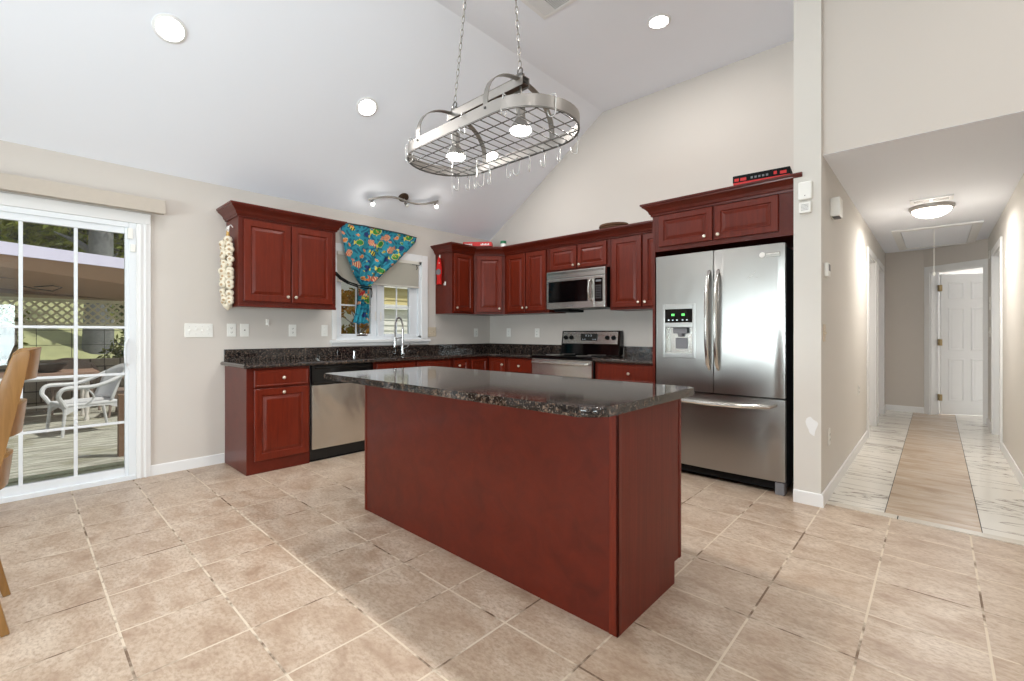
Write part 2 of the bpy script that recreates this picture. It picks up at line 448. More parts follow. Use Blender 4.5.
def tag(o, label=None, cat=None, group=None, kind=None):
    if label: o['label'] = label
    if cat: o['category'] = cat
    if group: o['group'] = group
    if kind: o['kind'] = kind
    return o
def thing(name, loc, label, cat, group=None, kind=None):
    o = bpy.data.objects.new(name, None); o.location = loc; o.empty_display_size = .1; col.objects.link(o)
    return tag(o, label, cat, group, kind)
def copy_tree(o, parent=None):
    c = o.copy(); col.objects.link(c)
    if parent is not None: c.parent = parent
    for ch in list(o.children): copy_tree(ch, c)
    return c
def struct(o, label=None, cat=None): return tag(o, label, cat, None, 'structure')
def B(x0, x1, y0, y1, z0, z1, bev=0): return MB().box(x0, x1, y0, y1, z0, z1, bev)
X_, Y_, Z_ = Vector((1, 0, 0)), Vector((0, 1, 0)), Vector((0, 0, 1))

# ------------------------------------------------------------------ room shell
YB = 4.319; XA = -2.0; ZE = 2.473; XR = -0.141; ZR = 3.708
YF = -4.5; XE = 5.0; YH = 3.42; HZ = 2.36
CT = .905
struct(B(XA - .02, XE, YF, 3.455, -.06, 0).box(XA - .02, 1.955, 3.455, YB, -.06, 0).build('floor', M['tile']),
       'beige ceramic tile floor of the kitchen and living area', 'floor')
fb = MB()
fb.box(2.435, 2.872, 3.53, 8.75, -.06, .001)
fb.mi = 1; fb.box(1.955, 2.431, 3.53, 8.75, -.06, .0012); fb.box(2.876, 3.2, 3.53, 8.75, -.06, .0012)
fb.mi = 3; fb.box(1.955, 2.497, 3.459, 3.528, -.06, .003); fb.box(2.503, 3.2, 3.459, 3.528, -.06, .003)
fb.mi = 2; fb.box(2.431, 2.435, 3.53, 8.75, -.06, -.001); fb.box(2.872, 2.876, 3.53, 8.75, -.06, -.001); fb.box(1.955, 3.2, 3.455, 3.459, -.06, -.001); fb.box(2.497, 2.503, 3.455, 3.53, -.06, -.001)
fb.mi = 1; fb.box(1.5, 5.2, 8.75, 11.6, -.06, .0)
struct(fb.build('floor_hall', [M['streak'], M['marble'], M['black'], M['sill']]), 'hall floor with tan streaked middle strip and white marble edges', 'floor')

# wall A (left): openings for the sliding door and the window
DY0, DY1, DZ = -1.52, .372, 2.03
WY0, WY1, WZ0, WZ1 = 2.03, 3.125, 1.105, 2.03
T = .14
wl = MB()
for y0, y1, z0, z1 in ((YF, DY0, 0, ZE + .1), (DY0, DY1, DZ, ZE + .1), (DY1, WY0, 0, ZE + .1), (WY0, WY1, 0, WZ0), (WY0, WY1, WZ1, ZE + .1), (WY1, YB + T, 0, ZE + .1)):
    wl.box(XA - T, XA, y0, y1, z0, z1)
struct(wl.build('wall_left', M['wall'], smooth=False), 'greige painted wall with the patio door and kitchen window', 'wall')
wb = MB(); wb.prism([(XA - T, 0), (1.955, 0), (1.955, ZR + .05), (XR, ZR + .05), (XA - T, ZE)], YB, YB + T, lambda u, v, a: (u, a, v))
struct(wb.build('wall_back', M['wall'], smooth=False), 'greige gable wall behind the range', 'wall')
# wall between kitchen and hall, with two hall doorways
HL = [(6.17, 6.98), (7.32, 8.13)]
wh = MB(); yy = 3.37
for a, b in HL:
    wh.box(1.955, 2.115, yy, a, 0, ZR + .05 if yy < 4 else 2.5); wh.box(1.955, 2.115, a, b, 2.04, 2.5); yy = b
wh.box(1.955, 2.115, yy, 8.75, 0, 2.5)
struct(wh.build('wall_hall_left', M['wallw'], smooth=False), 'pale wall end between the refrigerator and the hall', 'wall')
struct(B(2.115, XE + .1, YH, YH + .12, HZ, ZR + .05).box(3.16, XE + .1, YH, YH + .12, 0, HZ).build('wall_hall_front', M['wall'], smooth=False), 'greige wall above the hall opening', 'wall')
wr = MB(); wr.box(3.16, 3.28, YH + .12, 6.42, 0, 2.5); wr.box(3.16, 3.28, 6.42, 7.30, 2.04, 2.5); wr.box(3.16, 3.28, 7.30, 8.1, 0, 2.5)
struct(wr.build('wall_hall_right', M['wallw'], smooth=False), 'pale wall on the right of the hall', 'wall')
struct(B(2.115, 2.55, 8.62, 8.74, 0, 2.5).build('wall_hall_end', M['wall'], smooth=False), 'greige wall at the end of the hall', 'wall')
# slanting wall with the bedroom doorway
A0 = Vector((2.55, 8.62, 0)); A1 = Vector((3.20, 8.08, 0)); au = (A1 - A0).normalized(); L_ = (A1 - A0).length; an = Vector((au.y, -au.x, 0))
if an.y > 0: an = -an
am = Matrix(((au.x, an.x, 0, A0.x), (au.y, an.y, 0, A0.y), (0, 0, 1, 0), (0, 0, 0, 1)))   # local u along, v toward the hall
d0, d1 = .085, .755
ws = MB()
for u0, u1, z0, z1 in ((-.02, d0, 0, 2.5), (d0, d1, 2.03, 2.5), (d1, L_ + .05, 0, 2.5)): ws.box(u0, u1, -.12, 0, z0, z1, mat=am)
struct(ws.build('wall_hall_slanted', M['wall'], smooth=False), 'slanted greige wall around the bedroom doorway', 'wall')
struct(B(XE, XE + .12, YF, -2.9, 0, ZR + .05).box(XE, XE + .12, -.3, YH, 0, ZR + .05).box(XE, XE + .12, -2.9, -.3, 0, .6).box(XE, XE + .12, -2.9, -.3, 2.4, ZR + .05).build('wall_right', M['wall'], smooth=False), 'greige living room wall beside the camera', 'wall')  # unseen opening added to let the side fill lamp in
struct(B(XA - T, -.5, YF - .12, YF, 0, ZR + .05).box(2.9, XE + .12, YF - .12, YF, 0, ZR + .05).box(-.5, 2.9, YF - .12, YF, 0, .5).box(-.5, 2.9, YF - .12, YF, 2.4, ZR + .05).build('wall_front', M['wall'], smooth=False), 'greige living room wall behind the camera', 'wall')  # unseen opening added to let the rear fill lamp in
# bedroom shell beyond the door
rb = MB(); rb.box(1.5, 5.2, 11.5, 11.6, 0, 2.5); rb.box(1.5, 1.6, 8.75, 11.5, 0, 2.5); rb.box(5.1, 5.2, 8.1, 11.5, 0, 2.5); rb.box(3.28, 5.2, 8.02, 8.1, 0, 2.5); rb.box(1.5, 2.115, 8.75, 8.85, 0, 2.5)
struct(rb.build('wall_bedroom', M['wallw'], smooth=False), 'pale bedroom walls beyond the hall door', 'wall')
# side room behind the open hall doorway on the right, and the closets on the left
rc = MB(); rc.box(4.2, 4.3, 6.2, 7.6, 0, 2.5); rc.box(3.28, 4.2, 6.1, 6.2, 0, 2.5); rc.box(3.28, 4.2, 7.55, 7.65, 0, 2.5)
rc.box(.9, 1.0, 6.0, 8.4, 0, 2.5); rc.box(1.0, 1.955, 5.95, 6.05, 0, 2.5); rc.box(1.0, 1.955, 8.3, 8.4, 0, 2.5)
struct(rc.build('wall_side_rooms', M['wallw'], smooth=False), 'pale walls of the rooms opening off the hall', 'wall')
# ceilings
cl = MB()
cl.prism([(XA - T, ZE - T * .664), (XR, ZR), (XE + .1, ZR), (XE + .1, ZR + .12), (XR, ZR + .12), (XA - T, ZE + .06)], YF - .1, YB + T, lambda u, v, a: (u, a, v))
struct(cl.build('ceiling', M['ceil'], smooth=False), 'white vaulted ceiling sloping down to the patio door wall', 'ceiling')
struct(B(2.115, 3.16, YH + .12, 8.75, HZ, HZ + .1).box(2.115, 3.16, YH + .001, YH + .12, HZ - .002, HZ).build('ceiling_hall', M['ceil'], smooth=False), 'low textured white hall ceiling', 'ceiling')
struct(B(.9, 5.2, 8.75, 11.6, 2.5, 2.6).box(.9, 1.955, 5.9, 8.75, 2.5, 2.6).box(3.28, 5.2, 6.0, 8.75, 2.5, 2.6).box(1.955, 3.28, 8.75, 8.76, 2.36, 2.6).build('ceiling_bedroom', M['ceil'], smooth=False), 'white ceiling of the rooms off the hall', 'ceiling')
struct(B(.9, 1.955, 5.9, 8.5, -.06, 0).box(3.2, 4.3, 6.0, 8.0, -.06, 0).build('floor_side_rooms', M['tile'], smooth=False), 'tile floor of the rooms off the hall', 'floor')

# unseen windows behind and beside the camera, added to frame the fill lamps
def added_window(name, mx, w_, z0, z1, lab):
    t = thing(name, (0, 0, 0), lab, 'window', kind='structure')
    f = MB()
    for a, b, c, d in ((-w_/2-.07, w_/2+.07, z1, z1+.07), (-w_/2-.07, w_/2+.07, z0-.07, z0), (-w_/2-.07, -w_/2, z0, z1), (w_/2, w_/2+.07, z0, z1), (-.03, .03, z0, z1)):
        f.box(a, b, 0, .03, c, d, mat=mx)
    f.build('window_frame', M['trim'], t)
    MB().box(-w_/2, w_/2, -.06, -.052, z0, z1, mat=mx).build('glass_pane', M['glass'], t)
    return t
added_window('added_window_2', Matrix.Translation((1.2, YF, 0)), 3.4, .5, 2.4, 'added wide white framed window for the fill lamp behind the camera')
added_window('added_window_3', Matrix.Translation((XE, -1.6, 0)) @ Matrix.Rotation(PI/2, 4, 'Z'), 2.6, .6, 2.4, 'added white framed window for the fill lamp beside the camera')

# baseboards
bp = [(0, 0), (.014, 0), (.014, .075), (.008, .085), (0, .085)]
def base(name, path, lab): return struct(MB().sweep(path, bp).build(name, M['trim']), lab, 'baseboard')
base('baseboard_left', [(XA, .462), (XA, .988)], 'white baseboard between patio door and base cabinet')
base('baseboard_post', [(1.955, 3.37), (2.115, 3.37), (2.115, 6.09)][::-1][::-1], 'white baseboard around the wall end beside the refrigerator')
base('baseboard_hall_left', [(2.115, 7.06), (2.115, 7.24)], 'short white baseboard between the left hall doorways')
base('baseboard_hall_end', [(2.115, 8.21), (2.115, 8.62), (2.55, 8.62), (2.57, 8.603)], 'white baseboard at the end of the hall')
base('baseboard_hall_right', [(3.16, 6.34), (3.16, 3.42), (5.0, 3.42)], 'white baseboard along the right hall wall')
base('baseboard_hall_corner', [(3.16, 8.1), (3.16, 7.38)], 'short white baseboard by the slanted wall')

# door casings in the hall
k = 4
for (a, b) in HL:
    m = MB(); x = 2.115
    for y0, y1, z0, z1 in ((a - .075, a, 0, 2.04), (b, b + .075, 0, 2.04), (a - .075, b + .075, 2.04, 2.115)): m.box(x, x + .018, y0, y1, z0, z1, .004)
    m.box(1.945, x, a, a + .012, 0, 2.04); m.box(1.945, x, b - .012, b, 0, 2.04); m.box(1.945, x, a, b, 2.028, 2.04)
    struct(m.build('trim_%d' % k, M['trim']), 'white casing of a doorway on the left of the hall', 'door casing'); k += 1
m = MB(); x = 3.16
for y0, y1, z0, z1 in ((6.345, 6.42, 0, 2.04), (7.30, 7.375, 0, 2.04), (6.345, 7.375, 2.04, 2.115)): m.box(x - .018, x, y0, y1, z0, z1, .004)
m.box(x, 3.29, 6.42, 6.432, 0, 2.04); m.box(x, 3.29, 7.288, 7.30, 0, 2.04); m.box(x, 3.29, 6.42, 7.30, 2.028, 2.04)
struct(m.build('trim_6', M['trim']), 'white casing of the doorway on the right of the hall', 'door casing')
m = MB()
for u0, u1, z0, z1 in ((d0 - .07, d0 + .005, 0, 2.04), (d1 - .005, d1 + .07, 0, 2.04), (d0 - .07, d1 + .07, 2.03, 2.105)): m.box(u0, u1, 0, .018, z0, z1, .004, mat=am)
m.box(d0, d0 + .014, -.13, 0, 0, 2.03, mat=am); m.box(d1 - .014, d1, -.13, 0, 0, 2.03, mat=am); m.box(d0, d1, -.13, 0, 2.016, 2.03, mat=am)
struct(m.build('trim_7', M['trim']), 'white casing of the slanted bedroom doorway', 'door casing')

# six-panel doors
def six_panel(name, mx, wd, ht, lab, knob_side=1, cat='door'):
    t = thing(name, (0, 0, 0), lab, cat, kind='structure')
    m = MB(); th = .035
    m.box(0, wd, -th, 0, .01, ht, .003)
    d = m
    st_ = .11 if wd > .7 else .085; pw = (wd - st_ * 2 - .08) / 2
    rows = [(.20, .60), (.92, .60), (1.64, .24)]
    s_ = ht / 2.0
    sl = m.build('door_slab', M['trim'], t)
    q = MB()
    for z0, h in rows:
        for c in (0, 1):
            x0 = st_ + c * (pw + .08)
            for side, yy_ in ((1, 0), (-1, -th)):
                R = [(0, 0), (.004, .010), (.014, .011), (.024, .003), (.034, .003), (.060, .011)]
                rings = []
                for i, h_ in R:
                    rings.append([q.bm.verts.new(mx @ Vector((a, yy_ + side * h_, b))) for a, b in ((x0 + i, z0 * s_ + i), (x0 + pw - i, z0 * s_ + i), (x0 + pw - i, (z0 + h) * s_ - i), (x0 + i, (z0 + h) * s_ - i))])
                for A, B_ in zip(rings, rings[1:]):
                    for e in range(4): q.bm.faces.new([A[e], A[(e + 1) % 4], B_[(e + 1) % 4], B_[e]])
                q.bm.faces.new(rings[-1])
    for v in sl.data.vertices: v.co = mx @ v.co
    q.build('door_panel', M['trim'], t, ang=20)
    return t
# bedroom door: hinged on the left jamb, swung into the bedroom
hp = A0 + au * (d0 + .02) - an * .125
dang = math.atan2(au.y, au.x) + math.radians(70)
dmx = Matrix.Translation(hp) @ Matrix.Rotation(dang, 4, 'Z')
dw_ = .66
bd = six_panel('door_1', dmx, .635, 1.99, 'white six-panel bedroom door standing ajar at the hall end')
kn = MB()
kn.lathe([(.022, 0), (.022, .006), (.009, .012), (.009, .04)], (0, 0, 0), 'Y', 12)
kn.box(-.10, .012, .03, .045, -.008, .008, .004)
for v in kn.bm.verts: v.co = dmx @ (Matrix.Translation((.585, .0, .94)) @ (Matrix.Scale(-1, 4, Y_) @ v.co + Vector((0, -.035, 0))))
kn.build('door_handle', M['chrome'], bd)
hg = MB()
for z in (.2, .98, 1.75): hg.box(-.022, .012, -.045, .003, z, z + .09, .003, mat=dmx)
hg.build('hinge', M['brass'], bd)
for i, (a, b) in enumerate(HL):
    mx = Matrix.Translation((1.95, b - .014, 0)) @ Matrix.Rotation(-PI/2 - (.0 if i else 0.0), 4, 'Z')
    six_panel('door_%d' % (2 + i), mx, b - a - .03, 2.02, ['white closed panel door in the nearer left hall doorway', 'white closed panel door in the farther left hall doorway'][i])
mx = Matrix.Translation((3.30, 6.436, 0)) @ Matrix.Rotation(PI/2, 4, 'Z')
six_panel('door_4', mx, .845, 2.02, 'white closed panel door on the right of the hall')
light('bedroom_fill_lamp', 'AREA', (3.3, 10.2, 2.45), 60, (.95, .97, 1), (0, 0, 0), size=1.4)  # added area lamp under the ceiling, brightens the bedroom and its door

# ------------------------------------------------------------------ sliding patio door
sd = thing('door_5', (XA, DY0, 0), 'white sliding patio door with grids, opening on the deck', 'patio door', kind='structure')
m = MB()
xo, xi = XA - .10, XA + .015
m.box(xo, xi, DY1 - .045, DY1, 0, DZ, .004); m.box(xo, xi, DY0, DY0 + .045, 0, DZ, .004); m.box(xo, xi, DY0 + .045, DY1 - .045, DZ - .04, DZ, .004); m.box(xo, xi + .01, DY0, DY1, 0, .035, .004)
m.build('door_frame', M['vinyl'], sd)
m = MB()
m.box(XA, XA + .022, DY1, DY1 + .092, 0, DZ - .0005, .005); m.box(XA, XA + .022, DY0 - .092, DY0, 0, DZ - .0005, .005); m.box(XA, XA + .022, DY0 - .092, DY1 + .092, DZ, DZ + .085, .005)
m.box(XA + .02, XA + .03, DY1 + .022, DY1 + .03, 0, DZ - .001); m.box(XA + .02, XA + .03, DY1 + .055, DY1 + .063, 0, DZ - .001)
m.build('door_casing', M['trim'], sd)
def slider(y0, y1, xc, nm, cols, handle):
    m = MB(); st = .065
    m.box(xc - .02, xc + .02, y1 - st + .012, y1, .03, DZ - .035, .005); m.box(xc - .02, xc + .02, y0, y0 + st, .03, DZ - .035, .005)
    m.box(xc - .02, xc + .02, y0 + st, y1 - st + .012, DZ - .09, DZ - .035, .005); m.box(xc - .02, xc + .02, y0 + st, y1 - st + .012, .03, .10, .005)
    p = m.build(nm, M['vinyl'], sd)
    g0, g1 = y0 + st, y1 - st + .012
    B(xc - .004, xc + .004, g0 - .005, g1 + .005, .095, DZ - .085).build('glass_pane', M['glass'], p)
    m = MB()
    for i in range(1, cols): y = g1 - i * .279; m.box(xc + .004, xc + .014, y - .011, y + .011, .10, DZ - .09, .003)
    for z in (1.203, .838, .458): m.box(xc + .004, xc + .0135, g0, g1, z - .010, z + .010, .003)
    z = 1.57
    m.build('window_grid', M['vinyl'], p)
    if handle:
        h = MB(); yh = y1 - .033
        h.box(xc + .02, xc + .032, yh - .018, yh + .018, .88, 1.13, .008)
        h.tube([(xc + .03, yh - .005, .90), (xc + .055, yh - .02, .93), (xc + .06, yh - .024, 1.01), (xc + .055, yh - .02, 1.08), (xc + .03, yh - .005, 1.11)], .008, 8)
        h.build('door_handle', M['vinyl'], p)
    return p
slider(-.60, .358, XA - .02, 'sliding_panel', 3, True)
slider(-1.475, -.54, XA - .065, 'fixed_panel', 3, False)
tag(MB().box(XA + .001, XA + .03, .318, .352, 1.90, 1.985, .004).box(XA + .001, XA + .026, .335, .368, 1.80, 1.86, .004).build('door_sensor', M['plate']), 'small white contact sensor at top corner of the patio door', 'sensor')
tag(MB().box(XA + .022, XA + .10, -1.75, .545, 2.125, 2.225, .006).box(XA + .10, XA + .104, -1.75, .548, 2.122, 2.228, .002).build('blind_valance', M['valance']), 'long beige blind valance above the patio door', 'valance')

# ------------------------------------------------------------------ kitchen window
wn = thing('window_1', (XA, WY0, WZ0), 'white double casement window above the sink', 'window', kind='structure')
m = MB()
for y0, y1, z0, z1 in ((1.983, WY0, 1.09, 2.115), (WY1, 3.214, 1.09, 2.115), (WY0, WY1, WZ1, 2.115)): m.box(XA, XA + .02, y0, y1, z0, z1, .004)
m.box(XA, XA + .018, 1.975, 3.232, 1.02, 1.055, .004)
m.build('window_casing', M['trim'], wn)
B(XA - .1, XA + .045, 1.963, 3.245, 1.052, 1.085, .008).build('window_sill', M['trim'], wn)
m = MB()
m.box(XA - .13, XA + .003, WY0, WY0 + .012, WZ0, WZ1); m.box(XA - .13, XA + .003, WY1 - .04, WY1, WZ0, WZ1); m.box(XA - .13, XA + .003, WY0, WY1, WZ1 - .03, WZ1); m.box(XA - .13, XA + .003, WY0, WY1, WZ0 - .02, WZ0 + .02); m.box(XA - .13, XA - .01, 2.525, 2.555, WZ0, WZ1)
m.build('window_frame', M['vinyl'], wn)
for (s0, s1, g0, g1, nm) in ((2.043, 2.523, 2.10, 2.452, 'sash'), (2.557, 3.083, 2.622, 2.965, 'sash')):
    x0, x1 = XA - .06, XA - .02; z0, z1 = WZ0 + .02, WZ1 - .03; a, b = 1.15, 1.97
    m = MB(); m.box(x0, x1, s0, g0, z0, z1, .004); m.box(x0, x1, g1, s1, z0, z1, .004); m.box(x0, x1, g0, g1, z0, a, .004); m.box(x0, x1, g0, g1, b, z1, .004)
    s_ = m.build(nm, M['vinyl'], wn)
    B(XA - .044, XA - .036, g0 - .004, g1 + .004, a - .004, b + .004).build('glass_pane', M['glass'], s_)
    yc = (g0 + g1) / 2
    MB().box(XA - .036, XA - .028, yc - .008, yc + .008, a, b).box(XA - .036, XA - .0285, g0, g1, 1.455, 1.471).build('window_grid', M['vinyl'], s_)
cr = MB(); cr.box(XA - .018, XA + .0, 2.27, 2.40, 1.127, 1.142, .004); cr.tube([(XA - .005, 2.30, 1.142), (XA + .015, 2.33, 1.150), (XA + .02, 2.39, 1.145)], .005, 6)
cr.build('window_crank', M['chrome'], wn)
MB().box(XA - .018, XA - .008, 2.50, 2.515, 1.30, 1.40, .002).box(XA - .018, XA - .008, 2.565, 2.58, 1.30, 1.40, .002).build('sash_lock', M['plate'], wn)
bl = thing('window_blind', (XA, 2.0, 1.7), 'cream pleated blind half lowered in the kitchen window', 'blind')
m = MB(); m.box(XA + .005 - .015, XA + .03, 2.035, 3.08, 1.99, 2.03, .004); m.build('head_rail', M['blind'], bl)
m = MB(); z = 1.985
pts = []
while z > 1.73:
    m.box(XA - .006, XA + .022, 2.04, 3.075, z - .011, z - .009, mat=None); z -= .0125
m.box(XA + .004, XA + .010, 2.04, 3.075, 1.72, 1.99); m.build('blind_slats', M['blind'], bl)
B(XA - .008, XA + .024, 2.035, 3.08, 1.705, 1.724, .005).build('bottom_rail', M['blind'], bl)
MB().box(XA + .021, XA + .028, 2.98, 3.09, 1.985, 1.992).tube([(XA + .028, 3.04, 1.985), (XA + .032, 3.045, 1.95), (XA + .03, 3.035, 1.93)], .005, 6).build('curtain_bracket', M['wire'], bl)

# ------------------------------------------------------------------ fish curtain
def curtain():
    NU, NV = 220, 260
    def L(v):   # left edge, v 0..1 to the gather, 1..1.7 the tail
        P = [(0, 2.035, 2.335), (.45, 2.085, 2.02), (.8, 2.18, 1.80), (1.0, 2.285, 1.672), (1.15, 2.255, 1.58), (1.45, 2.215, 1.40), (1.7, 2.175, 1.262)]
        return interp(P, v)
    def R(v):
        P = [(0, 3.02, 2.315), (.12, 3.0, 2.25), (.5, 2.72, 1.97), (.8, 2.48, 1.76), (1.0, 2.37, 1.655), (1.15, 2.375, 1.57), (1.45, 2.40, 1.40), (1.7, 2.385, 1.262)]
        return interp(P, v)
    def interp(P, v):
        for a, b in zip(P, P[1:]):
            if v <= b[0]:
                t = (v - a[0]) / (b[0] - a[0]); return Vector((a[1] + (b[1] - a[1]) * t, a[2] + (b[2] - a[2]) * t))
        return Vector(P[-1][1:])
    r2 = random.Random(3)
    bodies = ['green', 'yellowblack', 'redstripe', 'blue', 'orange']
    cols = {'bg': (34, 140, 160), 'bg2': (14, 92, 120), 'green': (44, 140, 50), 'yellow': (226, 206, 70), 'red': (206, 60, 52), 'cream': (236, 200, 150), 'blue': (26, 44, 112), 'orange': (226, 130, 60), 'black': (16, 18, 26), 'dk': (8, 60, 90)}
    fish = []
    cw, chh = 1.30, 1.30
    for j in range(9):
        for i in range(9):
            u = (i + .5 + .5 * (j % 2) + r2.uniform(-.16, .16)) * .150; v = (j + .5 + r2.uniform(-.28, .28)) * .125
            kd = bodies[(i * 2 + j * 3 + r2.randint(0, 1)) % 5]
            sz = {'green': .054, 'redstripe': .050, 'orange': .034, 'yellowblack': .040, 'blue': .038}[kd] * r2.uniform(.85, 1.1)
            fish.append((u, v, sz, r2.uniform(-.6, .6), r2.choice((-1, 1)), kd))
            fish.append((u + .075 + r2.uniform(-.02, .02), v + .062 + r2.uniform(-.02, .02), .019, r2.uniform(-.8, .8), 1, r2.choice(bodies)))
    grid = {}
    for f in fish: grid.setdefault((int(f[0] / .115), int(f[1] / .104)), []).append(f)
    def pat(u, v):
        i, j = int(u / .115), int(v / .104)
        for di in (-1, 0, 1):
            for dj in (-1, 0, 1):
                for (fx, fy, s, a, dr, kd) in grid.get((i + di, j + dj), ()):
                    x = (u - fx) * math.cos(a) + (v - fy) * math.sin(a); y = -(u - fx) * math.sin(a) + (v - fy) * math.cos(a); x *= dr
                    e = (x / s) ** 2 + (y / (s * .68)) ** 2
                    tail = -1.45 * s < x < -.8 * s and abs(y) < (-.7 * s - x) * .8
                    fin = abs(y) < s * .95 and abs(x + .1 * s) < s * .35 * (1 - abs(y) / s)
                    if e < 1 or tail or fin:
                        eye = (x - .6 * s) ** 2 + (y - .12 * s) ** 2 < (.12 * s) ** 2
                        if eye: return 'black'
                        if kd == 'green': return 'yellow' if (e > .72 or tail) else ('dk' if y > .45 * s else 'green')
                        if kd == 'redstripe': return 'cream' if int((x / s + 3) * 5) % 2 else 'red'
                        if kd == 'yellowblack': return ('black' if int((x / s + 3) * 2.6) % 2 else 'yellow')
                        if kd == 'blue': return 'yellow' if tail else ('blue' if e < .85 else 'black')
                        return 'cream' if (e > .65 and not tail) else 'orange'
        n = math.sin(u * 61 + 3 * math.sin(v * 37)) * math.sin(v * 53 + 2 * math.sin(u * 41))
        return 'bg2' if n > .35 else 'bg'
    bm = bmesh.new(); lay = bm.verts.layers.float_color.new('cloth'); V = []
    for j in range(NV + 1):
        v = j / NV * 1.7; l, r = L(v), R(v); row = []
        g = min(1, v) ** 1.3                                  # gathering
        for i in range(NU + 1):
            u = i / NU; p = l.lerp(r, u)
            if v < .06: p.y -= .0
            sag = 0.012 * math.sin(u * PI) * (1 - min(1, v * 3))
            ph = u * 9 * PI + v * 1.5
            amp = .006 + .020 * g if v <= 1 else .026 - .012 * min(1, (v - 1) / .5) 
            near = math.exp(-((v - 1.0) / .07) ** 2)
            x = XA + .066 + amp * math.sin(ph) * (1 - .45 * near) + .012 * math.sin(u * 5 + v * 4)
            z = p.y + sag
            if v > 1.62: z += .008 * math.sin(u * 16)
            vt = bm.verts.new((x, p.x, z)); c = cols[pat((p.x - 1.95) * 1.05 + .05 + .03 * math.sin(v * 3), 2.45 - z)]
            if abs(v) < .0: pass
            vt[lay] = lin(*c); row.append(vt)
        V.append(row)
    for j in range(NV):
        for i in range(NU): f = bm.faces.new([V[j][i], V[j][i + 1], V[j + 1][i + 1], V[j + 1][i]]); f.smooth = True
    t = NT('tropical_fish_print_cotton'); at = t.n('ShaderNodeVertexColor'); at.layer_name = 'cloth'
    t.l(t.mix(t.math('MULTIPLY', t.noise(t.pos(), 60, 3), .25), at.outputs[0], lin(14, 70, 96)), t.b.inputs['Base Color']); t.b.inputs['Roughness'].default_value = .8
    root = thing('curtain', (XA + .06, 2.03, 1.26), 'turquoise curtain printed with tropical fish, gathered at the left of the kitchen window', 'curtain')
    off = origin(root)
    for v in bm.verts: v.co -= off
    me = bpy.data.meshes.new('curtain_cloth'); bm.to_mesh(me); bm.free(); me.materials.append(t.m)
    o = bpy.data.objects.new('curtain_cloth', me); col.objects.link(o); o.parent = root
    sm = o.modifiers.new('thickness', 'SOLIDIFY'); sm.thickness = .0015
    MB().tube([(XA + .085, 2.02, 2.326), (XA + .082, 2.4, 2.332), (XA + .08, 2.8, 2.325), (XA + .055, 3.02, 2.312)], .006, 8).build('curtain_rod', M['wire'], root)
    return root
curtain()
tb = MB()
for dz in (0, .018): tb.tube([(XA + .31, 1.872, 1.745 + dz), (XA + .26, 1.95, 1.705 + dz), (XA + .17, 2.08, 1.675 + dz), (XA + .115, 2.22, 1.655 + dz), (XA + .108, 2.33, 1.648 + dz), (XA + .10, 2.385, 1.652 + dz)], .015, 8, flat=.4)
tb.tube([(XA + .10, 2.385, 1.66), (XA + .11, 2.39, 1.60), (XA + .105, 2.385, 1.55)], .006, 6)
tag(tb.build('tieback', M['fabric_black']), 'black ribbon tieback cinching the fish curtain to the cabinet side', 'tieback')

# ------------------------------------------------------------------ cabinets
def knob(parent, p, n):
    n = Vector(n); q = Vector((0, 0, 1)).rotation_difference(n).to_matrix()
    m = MB(); m.lathe([(.007, 0), (.0055, .004), (.0055, .010), (.012, .014), (.0145, .020), (.012, .026), (.005, .029)], p, mat=q, seg=14)
    return m.build('knob', M['knob'], parent)
def door(parent, o, u, n, wd, ht, kn, nm='door', frame=.052, fr=True):
    o, u, n = Vector(o), Vector(u), Vector(n)
    m = MB(); m.panel(o, u, n, wd, ht, frame=frame, fr=fr); d = m.build(nm, M['cherry'], parent, ang=15)
    if kn is not None: knob(d, o + u * kn[0] + Z_ * kn[1] + n * .018, n)
    return d
CROWN = [(0, 2.154), (.010, 2.154), (.012, 2.168), (.020, 2.172), (.028, 2.194), (.048, 2.216), (.066, 2.228), (.068, 2.238), (.078, 2.241), (.078, 2.255), (0, 2.255)]

# left upper cabinet beside the window
uc = thing('wall_cabinet', (XA, 1.0, 1.4), 'cherry two-door wall cabinet left of the window, garlic hanging on its side', 'cabinet')
B(XA + .001, -1.67, 1.005, 1.865, 1.40, 2.165, .002).build('body', M['cherryh'], uc)
B(-1.67, -1.662, 1.005, 1.865, 1.385, 1.41, .002).box(XA + .001, -1.665, 1.0, 1.01, 1.385, 1.41).build('light_rail', M['cherryh'], uc)
door(uc, (-1.669, 1.045, 1.435), Y_, X_, .385, .700, (.355, .05))
door(uc, (-1.669, 1.440, 1.435), Y_, X_, .385, .700, (.030, .05))
m = MB(); m.sweep([(XA + .001, 1.865), (-1.668, 1.865), (-1.668, 1.003), (XA + .001, 1.003)], [(-a, b) for a, b in CROWN]); m.build('crown', M['cherryh'], uc, ang=20)

# upper run from the window into the corner and along the back wall
c1 = thing('wall_cabinet', (XA, 3.345, 1.4), 'narrow single-door cherry wall cabinet right of the window', 'cabinet')
B(XA + .001, -1.67, 3.347, 3.708, 1.40, 2.165, .001).build('body', M['cherryh'], c1)
door(c1, (-1.669, 3.372, 1.425), Y_, X_, .305, .718, (.03, .045), frame=.045)
c2 = thing('wall_cabinet', (XA, 3.71, 1.4), 'diagonal corner wall cabinet with one paler door', 'cabinet')
m = MB(); m.prism([(XA + .001, 3.710), (-1.67, 3.710), (-1.391, 3.989), (-1.391, YB - .001), (XA + .001, YB - .001)], 1.40, 2.165, lambda u, v, a: (u, v, a)); m.build('body', M['cherryh'], c2, smooth=False)
u45 = Vector((1, 1, 0)).normalized(); n45 = Vector((1, -1, 0)).normalized()
door(c2, Vector((-1.67, 3.71, 1.425)) + u45 * .035 + n45 * .001, u45, n45, .325, .718, (.29, .045))
